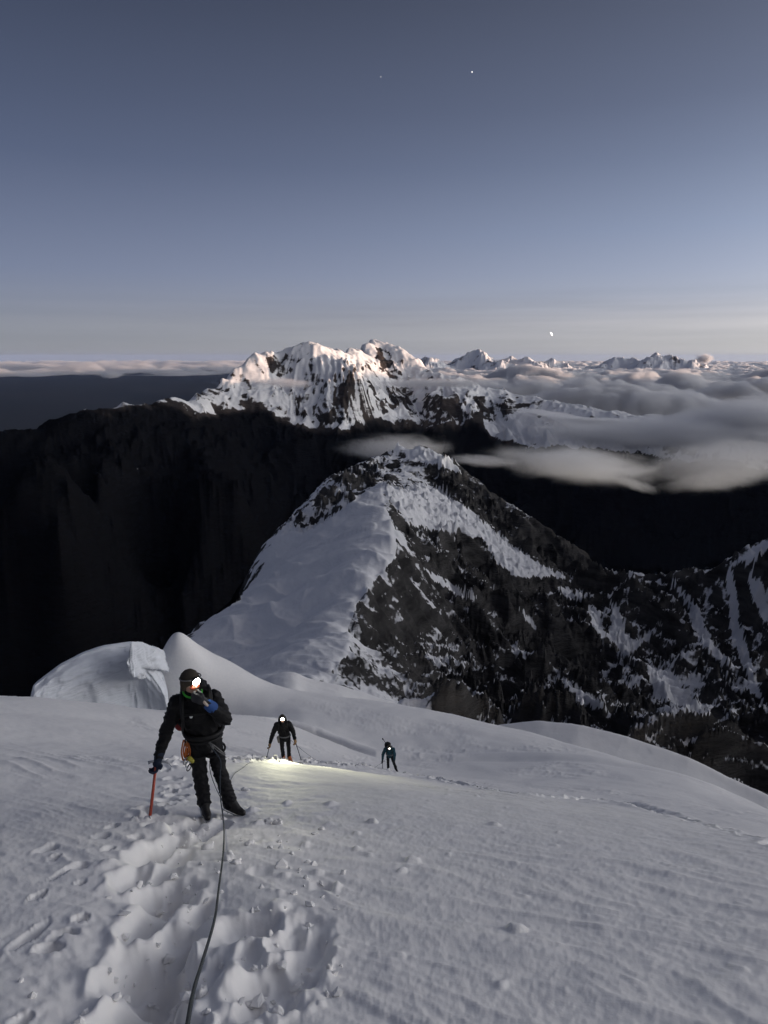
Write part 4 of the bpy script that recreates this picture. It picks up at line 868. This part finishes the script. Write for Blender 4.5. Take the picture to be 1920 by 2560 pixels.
def head(parent, c, yaw, vox, cap_mat, lamp_r, hood_mat=None, goggles=True, nod=.0, lamp_strength=40.0, glow_col=(1, .98, .86)):
    """face side looks along (sin yaw, -cos yaw)"""
    c = np.array(c, float); f = np.array([math.sin(yaw), -math.cos(yaw), -nod]); f /= np.linalg.norm(f); s = np.array([math.cos(yaw), math.sin(yaw), 0])
    cap = Blob(); cap.ball(c + [0, 0, .035] - f * .012, .102, .112, .105, rot=yaw); cap.limb(c - f * .06 + [0, 0, -.05], c - f * .03 + [0, 0, .04], .085, .09); cap.limb(c - s * .085 + [0, 0, -.05], c - s * .085 + [0, 0, .02], .028, .035); cap.limb(c + s * .085 + [0, 0, -.05], c + s * .085 + [0, 0, .02], .028, .035)
    k = cap.build('knit_cap', cap_mat, parent, vox, 3, .003, 30)
    if goggles:
        g = Blob(); e = c + [0, 0, -.005]; g.limb(e + f * .085 - s * .035, e + f * .085 + s * .035, .026, .026); g.limb(e + f * .09 - s * .03, e + f * .09 + s * .03, .024, .024); g.build('goggles', M_LENS, parent, max(.006, vox * .6), 2)
    L = bpy.data.objects.new('headlamp', None); COL.objects.link(L); L.parent = parent
    hc = c + [0, 0, .075] + f * .105
    tube('lamp_housing', [hc - f * .012, hc + f * .006, hc + f * .02], [lamp_r * 1.05, lamp_r * 1.12, lamp_r * 1.05], M_STRAP, L, 14)
    disc_lamp('lamp_lens', hc + f * .02, f, lamp_r, .010, mat_emit('lit_lamp_lens', glow_col, lamp_strength), L)
    pts = [c + [0, 0, .06] + (f * math.cos(t) + s * math.sin(t) * .95) * np.array([1, 1, 0]) * .118 + [0, 0, .012 * math.cos(t)] for t in np.linspace(0, 2 * math.pi, 21)]
    tube('lamp_strap', pts, .007, M_GREY, L, 5, caps=False)
    return hc + f * .05, f
def spot(name, parent, p, target, power, angle, col, blend=.7):
    d = bpy.data.lights.new(name, 'SPOT'); d.energy = power; d.spot_size = R(angle); d.spot_blend = blend; d.color = col; d.shadow_soft_size = .02
    o = bpy.data.objects.new(name, d); COL.objects.link(o); o.parent = parent; o.location = tuple(p)
    v = Vector(np.array(target, float) - np.array(p, float)); o.rotation_euler = v.to_track_quat('-Z', 'Y').to_euler(); return o
def skin_body(parent, J, hc, yaw, vox):
    """the person under the clothes: one continuous figure, head with nose, mouth and ears"""
    b = Blob(); f = np.array([math.sin(yaw), -math.cos(yaw), 0]); s = np.array([math.cos(yaw), math.sin(yaw), 0]); hc = np.array(hc, float)
    b.ball(hc, .078, .096, .115, rot=yaw); b.limb(hc + f * .02 + [0, 0, -.06], hc + f * .045 + [0, 0, -.075], .06, .042)      # jaw and chin
    b.limb(hc + f * .092 + [0, 0, .0], hc + f * .108 + [0, 0, -.028], .010, .016); b.limb(hc + f * .088 - s * .02 + [0, 0, -.062], hc + f * .088 + s * .02 + [0, 0, -.062], .010, .010)
    for g in (-1, 1): b.ball(hc + s * .08 * g + [0, 0, -.01], .012, .022, .032); b.ball(hc + f * .082 + s * .032 * g + [0, 0, .006], .014, .010, .009)
    b.limb(hc + [0, 0, -.08], J['neck'], .055, .06); b.limb(J['neck'], J['chest'], .06, .10); b.limb(J['chest'], J['pelvis'], .10, .09)
    for k in 'LR':
        b.chain([J['chest'], J[k + 'sh'], J[k + 'el'], J[k + 'wr']], [.08, .055, .042, .032]); b.chain([J['pelvis'], J[k + 'hip'], J[k + 'kn'], J[k + 'an']], [.085, .07, .052, .042])
    return b.build('body', M_SKIN, parent, vox, 2)
def clothes(parent, J, mj, mt, vox, fat=1.0, fold=.010, hood=True, leg=1.0):
    b = Blob(); P = np.array(J['pelvis'], float); C = np.array(J['chest'], float)
    b.limb(P + [0, 0, .0], C, .165 * fat, .185 * fat, 1.05, .82); b.limb(np.array(J['Lsh']) + [.03, 0, -.02], np.array(J['Rsh']) + [-.03, 0, -.02], .105 * fat, .105 * fat); b.limb(C, np.array(J['neck']) + [0, 0, .0], .17, .085)
    b.limb(P + [0, 0, -.06], P + [0, 0, .05], .165 * fat, .17 * fat, 1.05, .85)
    for k in 'LR': b.chain([J[k + 'sh'], J[k + 'el'], J[k + 'wr']], [.095 * fat, .078 * fat, .056])
    if hood: b.limb(np.array(J['neck']) + [-.06, .05, .05], np.array(J['neck']) + [.06, .05, .05], .085, .085)
    b.build('jacket', mj, parent, vox, 5, fold, 8, 2)
    b = Blob(); b.limb(P + [-.07, 0, -.02], P + [.07, 0, -.02], .13 * fat * leg, .13 * fat * leg)
    for k in 'LR': b.chain([J[k + 'hip'], J[k + 'kn'], np.array(J[k + 'an']) + [0, 0, .02]], [.118 * fat * leg, .09 * leg, .088 * leg])
    b.build('trousers', mt, parent, vox, 5, fold * .9, 9, 4)
V3 = lambda *a: np.array(a, float)

# ---- first climber, close, with an ice axe
p1, M1 = root_at(532, 2022, 7.2, 'person', .05)
tag(p1, 'nearest climber in black, one gloved hand raised to the face, the other on an axe', 'person', 'roped climbers')
J1 = dict(pelvis=V3(-.04, .02, .92), chest=V3(-.10, .0, 1.28), neck=V3(-.125, -.01, 1.49), Lsh=V3(-.30, .01, 1.40), Rsh=V3(.085, .0, 1.40), Lel=V3(-.44, -.02, 1.08), Lwr=V3(-.53, -.09, .84), Rel=V3(.20, -.14, 1.19), Rwr=V3(.005, -.22, 1.455),
          Lhip=V3(-.135, .02, .86), Rhip=V3(.055, .02, .86), Lkn=V3(-.115, -.03, .49), Rkn=V3(.105, -.03, .49), Lan=V3(-.09, .0, .09), Ran=V3(.20, .0, .03))
HC1 = V3(-.15, -.07, 1.655); YAW1 = .55
skin_body(p1, J1, HC1, YAW1, .012); clothes(p1, J1, M_BLACK, M_TROUSER, .012, .95, .013, leg=.91)
lp, lf = head(p1, HC1, YAW1, .011, M_CAP, .042, nod=.25, lamp_strength=60)
spot('headlamp_light', p1, lp, lp + V3(.9, -3.0, -1.6), 14, 80, (1, .97, .82))
ring('neck_gaiter', V3(-.135, -.055, 1.535), .098, .098, .011, M_GREEN, p1, (.30, .12, 0))
b = Blob(); b.limb(V3(-.125, -.02, 1.47), V3(-.135, -.045, 1.525), .095, .088); b.build('collar', M_BLACK, p1, .010, 3)
g = glove(J1['Rwr'], V3(-.055, -.225, 1.515), V3(-.9, -.1, .35), V3(.2, -.3, .95), V3(-.2, .2, .9), p1, M_GLOVE, .008, .7, 1.15)
ring('cuff', V3(-.008, -.222, 1.47), .048, .048, .016, M_CREAM, g, (.0, .95, .2)); 
b = Blob(); b.limb(V3(.02, -.218, 1.44), V3(.06, -.2, 1.39), .058, .066); b.build('cuff', M_BLUE, g, .010, 2)
g = glove(J1['Lwr'], V3(-.555, -.11, .765), V3(-.15, -.15, -1), V3(.3, -.9, 0), V3(.8, -.4, -.2), p1, M_GLOVEB, .008, .9, 1.15)
b = Blob(); b.limb(J1['Lwr'] + [.012, .01, .035], J1['Lwr'] + [-.008, -.008, -.02], .056, .050); b.build('cuff', M_GLOVEB, g, .010, 2)
boot(J1['Lan'], V3(-.06, -.20, .03), p1, M_BOOT, .012); boot(J1['Ran'], V3(.33, -.13, .03), p1, M_BOOT, .012, True, -.065)
tube('chest_white_disc', [V3(-.165, -.178, 1.305), V3(-.165, -.192, 1.305)], [.018, .017], M_WHITE, p1, 10)  # small white disc on the chest
# harness with its rack
hr = bpy.data.objects.new('harness', None); COL.objects.link(hr); hr.parent = p1
ring('waist_belt', V3(-.04, .015, .945), .188, .158, .020, M_STRAP, hr); ring('leg_loop', V3(-.13, .0, .76), .118, .118, .013, M_STRAP, hr, (.15, .15, 0)); ring('leg_loop', V3(.06, .0, .76), .118, .118, .013, M_STRAP, hr, (.15, -.15, 0))
tube('tie_in_loop', [V3(.01, -.155, .95), V3(.04, -.19, .90), V3(.03, -.165, .84)], .011, M_GREY, hr, 6, res=3)
tube('sling', [V3(.0, -.16, .95), V3(.06, -.20, .93), V3(.12, -.185, .85), V3(.17, -.17, .78)], .007, M_GREY, hr, 6, res=4); tube('sling', [V3(.02, -.16, .94), V3(.085, -.19, .86), V3(.165, -.175, .775)], .006, M_GREY, hr, 6, res=4)
for i, (x, z, l) in enumerate(((-.245, .93, .17), (-.265, .95, .22), (-.228, .92, .20))):
    tube('sling', [V3(x, -.06 - .02 * i, z + .03), V3(x - .03, -.09, z - l * .5), V3(x - .01, -.08, z - l), V3(x + .025, -.07, z - l * .5), V3(x + .01, -.06, z + .02)], .009, M_ORANGE, hr, 6, res=4)
b = Blob(); b.limb(V3(-.215, -.11, .765), V3(-.185, -.13, .74), .028, .024); b.build('belay_device', M_YELLOW, hr, .008, 1)
for x, z, m in ((-.235, .70, M_METAL), (-.255, .74, M_METAL), (-.225, .655, M_STRAP)): ring('carabiner', V3(x, -.11, z), .020, .042, .006, m, hr, (math.pi / 2, .5, .3), 12)
# backpack on the back: straps in front, dark body, red flank
bp = bpy.data.objects.new('backpack', None); COL.objects.link(bp); bp.matrix_world = M1
tag(bp, 'dark backpack with a red flank on the back of the nearest climber', 'backpack')
b = Blob(); b.limb(V3(-.10, .25, 1.02), V3(-.12, .24, 1.42), .15, .14, 1.15, .8); b.limb(V3(-.25, .22, 1.08), V3(.06, .22, 1.08), .12, .12); b.limb(V3(-.12, .23, 1.46), V3(-.12, .22, 1.52), .12, .09); b.build('pack_body', M_PACK, bp, .014, 4, .008, 9, 6)
b = Blob(); b.limb(V3(-.29, .2, 1.02), V3(-.30, .2, 1.28), .075, .07); b.build('side_pocket', M_RED, bp, .012, 3)
b = Blob(); b.limb(V3(.12, .10, .99), V3(.135, .06, 1.14), .075, .07); b.build('hip_pocket', M_PACK, bp, .012, 3, .006, 10)
for sx in (-1, 1): tube('shoulder_strap', [V3(-.10 + .13 * sx, .10, 1.50), V3(-.10 + .15 * sx, -.06, 1.50), V3(-.10 + .155 * sx, -.165, 1.38), V3(-.085 + .17 * sx, -.165, 1.22), V3(-.07 + .2 * sx, -.04, 1.06)], [.024, .022, .022, .018, .012], M_STRAP, bp, 8, res=4)
tube('chest_strap', [V3(-.25, -.178, 1.33), V3(-.10, -.20, 1.325), V3(.055, -.178, 1.33)], .011, M_STRAP, bp, 6, res=3); ring('hip_belt', V3(-.05, .03, 1.0), .205, .178, .026, M_STRAP, bp); tube('dangling_strap', [V3(-.235, -.05, 1.02), V3(-.25, -.07, .95), V3(-.245, -.06, .90)], .007, M_STRAP, bp, 5)
# ice axe planted on the uphill side
def axe(M, top, tip, label, shaft_mat, rad=.016, head=True):
    e = bpy.data.objects.new('ice_axe', None); COL.objects.link(e); e.matrix_world = M; tag(e, label, 'ice axe')
    top = np.array(top, float); tip = np.array(tip, float); d = (tip - top) / np.linalg.norm(tip - top)
    tube('shaft', [top, tip - d * .06], rad, shaft_mat, e, 10); tube('spike', [tip - d * .06, tip], [rad * .9, .003], M_METAL, e, 8)
    if head:
        a = np.cross(d, [0, 1, 0]); a /= np.linalg.norm(a)
        tube('pick', [top - a * .02, top + a * .07, top + a * .13 + d * .02, top + a * .17 + d * .055], [.012, .010, .008, .003], M_METAL, e, 6, res=3); tube('adze', [top, top - a * .05, top - a * .085 + d * .012], [.012, .012, .020], M_METAL, e, 6)
    return e
def local_ground(M, x, y):
    w = M @ Vector((x, y, 0)); z = float(slope_z(np.array([w.x]), np.array([w.y]))[0]); return z - M.translation.z
gx, gy = -.66, -.36
axe(M1, V3(-.56, -.115, .79), V3(gx, gy, local_ground(M1, gx, gy) - .04), 'red-orange ice axe shaft planted in the snow under the nearest climber\'s hand', M_SHAFT)

# ---- second climber with two poles and orange boots
p2, M2 = root_at(714, 1899, 20.6, 'person')
tag(p2, 'middle climber in black with orange boots and a pole in each hand, headlamp glaring', 'person', 'roped climbers')
J2 = dict(pelvis=V3(-.0, .02, .88), chest=V3(-.05, -.03, 1.22), neck=V3(-.06, -.06, 1.42), Lsh=V3(-.24, -.02, 1.33), Rsh=V3(.14, -.02, 1.33), Lel=V3(-.38, -.03, 1.03), Lwr=V3(-.475, -.1, .75), Rel=V3(.27, -.03, 1.06), Rwr=V3(.325, -.1, .80),
          Lhip=V3(-.10, .02, .82), Rhip=V3(.10, .02, .82), Lkn=V3(-.10, -.03, .46), Rkn=V3(.115, -.02, .46), Lan=V3(-.07, .0, .09), Ran=V3(.12, .0, .09))
skin_body(p2, J2, (-.06, -.10, 1.57), .05, .02); clothes(p2, J2, M_BLACK, M_TROUSER, .015, 1.02, .010, leg=.76)
lp, lf = head(p2, (-.06, -.10, 1.57), .05, .016, M_CAP, .050, goggles=False, nod=.2, lamp_strength=90, glow_col=(1, 1, .86))
spot('headlamp_light', p2, lp, lp + V3(1.1, -6.0, 1.5), 1600, 56, (1, .98, .64), 1.0)
for k, wr, pl in (('L', J2['Lwr'], V3(-.50, -.13, .665)), ('R', J2['Rwr'], V3(.34, -.13, .715))): glove(wr, pl, V3(0, -.3, -1), V3(0, -1, 0), V3(.5 if k == 'L' else -.5, -.5, -.2), p2, M_TAN, .014, .9, 1.2)
boot(J2['Lan'], V3(-.02, -.2, .03), p2, M_ORBOOT, .018, False); boot(J2['Ran'], V3(.20, -.18, .03), p2, M_ORBOOT, .018, False)
b = Blob(); b.limb(V3(-.22, -.02, .86), V3(-.20, -.03, .70), .05, .04); b.build('hip_bag', mat_plain('pale_bag', (.22, .21, .19), .8, .2), p2, .016, 2)
ring('harness', V3(0, .015, .90), .185, .155, .022, M_GREY, p2)
bp = bpy.data.objects.new('backpack', None); COL.objects.link(bp); bp.matrix_world = M2; tag(bp, 'black backpack on the back of the middle climber', 'backpack')
b = Blob(); b.limb(V3(-.05, .22, 1.0), V3(-.06, .20, 1.38), .14, .13, 1.1, .8); b.build('pack_body', M_PACK, bp, .018, 3, .008)
for sx in (-1, 1): tube('shoulder_strap', [V3(-.05 + .12 * sx, .1, 1.42), V3(-.05 + .13 * sx, -.08, 1.42), V3(-.05 + .14 * sx, -.175, 1.28), V3(-.04 + .17 * sx, -.1, 1.05)], .02, M_STRAP, bp, 6, res=3)
def pole(M, hand, tip, label):
    e = bpy.data.objects.new('trekking_pole', None); COL.objects.link(e); e.matrix_world = M; tag(e, label, 'trekking pole')
    hand = np.array(hand, float); tip = np.array(tip, float); d = (tip - hand) / np.linalg.norm(tip - hand)
    tube('grip', [hand - d * .08, hand + d * .08], .018, M_STRAP, e, 8); tube('pole_shaft', [hand + d * .08, tip], [.013, .009], M_POLE, e, 8)
    b_ = tip - d * .09; tube('basket', [b_, b_ + d * .008], [.04, .036], M_STRAP, e, 10); return e
gx, gy = -.62, -.42; pole(M2, V3(-.50, -.14, .66), V3(gx, gy, local_ground(M2, gx, gy) - .03), 'thin pole on the left of the middle climber, planted in the snow')
gx, gy = .60, -.30; pole(M2, V3(.34, -.14, .71), V3(gx, gy, local_ground(M2, gx, gy) - .03), 'thin pole on the right of the middle climber, slanting out to the trail')

# ---- third climber, farthest, in teal, bent under a pack
p3, M3 = root_at(975, 1927, 30.5, 'person')
tag(p3, 'farthest climber in a teal jacket, bent forward under a pack on the trail', 'person', 'roped climbers')
J3 = dict(pelvis=V3(-.02, .06, .86), chest=V3(-.03, -.12, 1.15), neck=V3(-.03, -.22, 1.32), Lsh=V3(-.23, -.13, 1.25), Rsh=V3(.16, -.13, 1.25), Lel=V3(-.35, -.16, .98), Lwr=V3(-.37, -.22, .73), Rel=V3(.23, -.14, .97), Rwr=V3(.22, -.2, .72),
          Lhip=V3(-.10, .05, .80), Rhip=V3(.07, .05, .80), Lkn=V3(-.10, -.04, .45), Rkn=V3(.18, -.01, .45), Lan=V3(-.09, .05, .09), Ran=V3(.29, .05, .06))
skin_body(p3, J3, (-.04, -.30, 1.44), .1, .02); clothes(p3, J3, M_TEAL, M_TROUSER, .015, 1.0, .010, leg=.78)
lp, lf = head(p3, (-.04, -.30, 1.44), .1, .016, M_CAP, .038, goggles=False, nod=.5, lamp_strength=14, glow_col=(1, .95, .82))
spot('headlamp_light', p3, lp, lp + V3(1.2, -2.0, -.2), 90, 50, (1, .96, .80))
for k, wr, pl in (('L', J3['Lwr'], V3(-.375, -.24, .645)), ('R', J3['Rwr'], V3(.215, -.22, .64))): glove(wr, pl, V3(0, -.2, -1), V3(0, -1, 0), V3(.5 if k == 'L' else -.5, -.5, -.2), p3, M_GLOVE, .014, .9, 1.2)
boot(J3['Lan'], V3(-.06, -.16, .03), p3, M_BOOT, .018, False, .0); boot(J3['Ran'], V3(.38, -.14, .0), p3, M_BOOT, .018, False, -.04)
ring('harness', V3(-.02, .04, .88), .18, .155, .022, M_GREY, p3)
bp = bpy.data.objects.new('backpack', None); COL.objects.link(bp); bp.matrix_world = M3; tag(bp, 'tall dark backpack on the farthest climber, with a tool sticking up', 'backpack')
b = Blob(); b.limb(V3(-.08, .20, 1.02), V3(-.12, .06, 1.40), .15, .14, 1.15, .85); b.build('pack_body', M_PACK, bp, .018, 3, .008)
tube('strapped_tool', [V3(-.10, .12, 1.25), V3(-.36, .08, 1.68)], .016, M_POLE, bp, 6); tube('tool_head', [V3(-.345, .08, 1.655), V3(-.38, .08, 1.71)], .03, M_STRAP, bp, 8)
for sx in (-1, 1): tube('shoulder_strap', [V3(-.03 + .12 * sx, .0, 1.36), V3(-.03 + .13 * sx, -.22, 1.30), V3(-.03 + .14 * sx, -.28, 1.16), V3(-.02 + .17 * sx, -.14, .98)], .02, M_STRAP, bp, 6, res=3)
gx, gy = -.36, -.42; axe(M3, V3(-.375, -.25, .66), V3(gx, gy, local_ground(M3, gx, gy) - .03), 'dark ice axe held by the farthest climber like a cane', M_POLE, .015)

# ---- ropes
def wpt(M, p): return np.array(M @ Vector(p))
def above(p, h):
    p = np.array(p, float); z = float(slope_z(np.array([p[0]]), np.array([p[1]]))[0]); p[2] = max(p[2], z + h); return p
rp = [wpt(M1, (.03, -.19, .90)), wpt(M1, (.11, -.22, .76)), unproj(551, 1930, 6.92), unproj(550, 1965, 6.86), unproj(552, 2001, 6.78), unproj(556, 2030, 6.55), unproj(560, 2076, 5.75), unproj(558, 2134, 4.85), unproj(547, 2220, 3.85), unproj(537, 2296, 3.15), unproj(509, 2394, 2.42), unproj(486, 2469, 1.98), unproj(469, 2560, 1.6), unproj(440, 2800, 1.0), V3(-.12, .25, -.75)]
rp = rp[:4] + [above(p, .02) for p in rp[4:]]
tag(tube('climbing_rope', rp, .0068, M_ROPE, None, 8, res=10), 'dark rope running from the nearest climber\'s harness down to the bottom edge', 'rope', 'climbing ropes')
rp2 = [wpt(M1, (.05, .17, .90)), wpt(M1, (.02, .24, .6)), wpt(M1, (.0, .30, .28))] + [above(unproj(555 + 145 * t, 1995 - 90 * t, 8.2 + 11.8 * t) * V3(1, 1, 0) + V3(0, 0, -99), .012) for t in np.linspace(0, 1, 14)] + [wpt(M2, (.02, -.16, .9))]
tag(tube('climbing_rope', rp2, .0045, M_ROPE, None, 6, res=4), 'thin rope trailing over the snow between the nearest and the middle climber', 'rope', 'climbing ropes')
a = wpt(M2, (.1, -.1, .88)); c = wpt(M3, (-.02, -.12, .88))
rp3 = [above(a + (c - a) * t - V3(0, 0, 4.5 * t * (1 - t)), .012) for t in np.linspace(0, 1, 26)]
tag(tube('climbing_rope', rp3, .0045, M_ROPE, None, 6, res=2), 'thin rope sagging between the middle and the farthest climber', 'rope', 'climbing ropes')

# ---- loose clods of snow
def clod(zx, zy, w, h, seed, lab):
    px, py = Z8(zx, zy); g = ground_hit(px, py, slope_base); z = float(slope_z(g[:1], g[1:2])[0]); k = np.linalg.norm(g) / FPX * .5787
    bm = bmesh.new(); bmesh.ops.create_icosphere(bm, subdivisions=3, radius=1.0)
    for v in bm.verts:
        c = v.co; n = float(fbm(np.array([c.x * 1.4 + seed + c.z]), np.array([c.y * 1.4 - seed + c.z * .8]), 4, .6, seed=seed)[0]); q = 1 + .38 * n
        v.co = Vector((c.x * w * k * q, c.y * w * k * .7 * q, max(c.z, -.5) * h * k * q))
    me = bpy.data.meshes.new('snow_clod'); bm.to_mesh(me); bm.free(); me.materials.append(M_SNOW)
    for p in me.polygons: p.use_smooth = True
    o = bpy.data.objects.new('snow_clod', me); COL.objects.link(o); o.location = (g[0], g[1], z + h * k * .25); o.rotation_euler = (0, 0, seed * 1.3)
    tag(o, lab, 'snow clod', 'loose snow clods')
CLODS = [(1158, 160, 24, 14, 'left half of the double snow lump right of the nearest climber\'s feet'), (1200, 167, 22, 17, 'right half of the double snow lump right of the nearest climber\'s feet'), (1077, 266, 20, 12, 'flat snow lump just right of the rope below the double lump'),
         (985, 322, 30, 24, 'largest rounded snow lump touching the right side of the rope'), (1018, 347, 22, 16, 'smaller snow lump leaning on the large one beside the rope'), (1166, 652, 18, 26, 'upright snow lump at the right end of the broad pit'),
         (1060, 16, 16, 10, 'snow lump level with the nearest climber\'s knees, to the right'), (895, 252, 26, 20, 'snow lump left of the rope above the scraped streaks'), (1168, 283, 14, 7, 'tiny snow crumb right of the flat lump'), (1205, 254, 12, 8, 'tiny snow crumb above and right of the flat lump'),
         (1322, 414, 14, 9, 'pointed snow crumb beside the shallow hollow right of the track'), (1423, 810, 11, 16, 'small upright snow crumb at the far right rim of the trodden area'), (870, 890, 26, 34, 'rounded snow lump beside the rope near the bottom edge'),
         (1195, 1008, 28, 20, 'snow lump at the bottom edge right of the rope'), (720, 657, 20, 17, 'snow lump in the middle of the deep track'), (1260, 312, 12, 7, 'tiny snow crumb farther right below the double lump'), (1388, 198, 13, 8, 'tiny snow crumb well right of the double lump'), (90, 862, 12, 8, 'lone snow crumb far left near the bottom')]
for i, (x, y, w, h, lab) in enumerate(CLODS): clod(x, y, w, h, i + 1, lab)

# ---- crumbs too many to count, thrown up along the track
def crumbs():
    rng = np.random.default_rng(5); bm = bmesh.new(); bmesh.ops.create_icosphere(bm, subdivisions=1, radius=1.0); base = np.array([v.co for v in bm.verts]); tri = np.array([[v.index for v in f.verts] for f in bm.faces]); bm.free()
    cx = []; 
    for i in range(170):
        t = rng.random(); px_ = np.interp(t, [0, .25, .5, .75, 1], [360, 400, 425, 445, 530]) + rng.normal(0, 95) * (.35 + .65 * (1 - t)); py_ = np.interp(t, [0, .25, .5, .75, 1], [2555, 2400, 2230, 2110, 2030]); cx.append((*gxy(px_, py_), rng.gamma(2.0, .0045) + .005))
    for i in range(60): cx.append((*gxy(600 + 260 * rng.random(), 2080 + 430 * rng.random()), rng.gamma(2.0, .006) + .005))
    for i in range(160):
        k = rng.integers(0, 9); a, b = np.array(TRAIL_XY[k]), np.array(TRAIL_XY[k + 1]); p = a + (b - a) * rng.random() + rng.normal(0, .28, 2); cx.append((p[0], p[1], rng.gamma(2.0, .018) + .02))
    cx = np.array(cx); z = slope_z(cx[:, 0], cx[:, 1]); V = []; F = []
    for i, (x, y, s_) in enumerate(cx):
        q = base * (1 + .35 * rng.normal(0, 1, (len(base), 1))).clip(.5, 1.5) * s_ * np.array([1.2, 1, .8]); a = rng.random() * 6.28
        q = np.stack([q[:, 0] * math.cos(a) - q[:, 1] * math.sin(a), q[:, 0] * math.sin(a) + q[:, 1] * math.cos(a), q[:, 2]], -1) + [x, y, z[i] + .3 * s_]; F.append(tri + len(V) * len(base)); V.append(q)
    o = raw_mesh('snow_crumbs', np.concatenate(V), np.concatenate(F), M_SNOW, smooth=False); o['kind'] = 'stuff'
crumbs()

# ------------------------------------------------------------------ moon and the first stars' last light
M_MOON = mat_emit('moonlight', (1, .96, .9), 1.6); M_STAR = mat_emit('starlight', (1, 1, 1), 1.2)
def moon():
    c = unproj(1378, 835, 330000); az = math.atan2(c[0], c[1]); k = 330000 / FPX; bm = bmesh.new()
    bmesh.ops.create_uvsphere(bm, u_segments=20, v_segments=12, radius=1.0)
    for v in bm.verts:
        x, y, z = v.co; v.co = (x * 2.0 * k + .8 * k * (1 - z * z), y * 2.0 * k, z * 5.0 * k)
    me = bpy.data.meshes.new('moon'); bm.to_mesh(me); bm.free(); me.materials.append(M_MOON); o = bpy.data.objects.new('moon', me); COL.objects.link(o); o.location = c; o.rotation_euler = (0, R(-32), -az)
    tag(o, 'thin bright sliver of moon low above the far peaks', 'moon')
moon()
for px, py, q, lab in ((1180, 180, 1.25, 'brightest star, high right of the middle of the sky'), (952, 192, .65, 'faint star left of the brightest one, high in the sky')):
    c = unproj(px, py, 300000); bm = bmesh.new(); bmesh.ops.create_icosphere(bm, subdivisions=2, radius=q * np.linalg.norm(c) / FPX); me = bpy.data.meshes.new('star'); bm.to_mesh(me); bm.free(); me.materials.append(M_STAR)
    o = bpy.data.objects.new('star', me); COL.objects.link(o); o.location = c; tag(o, lab, 'star')
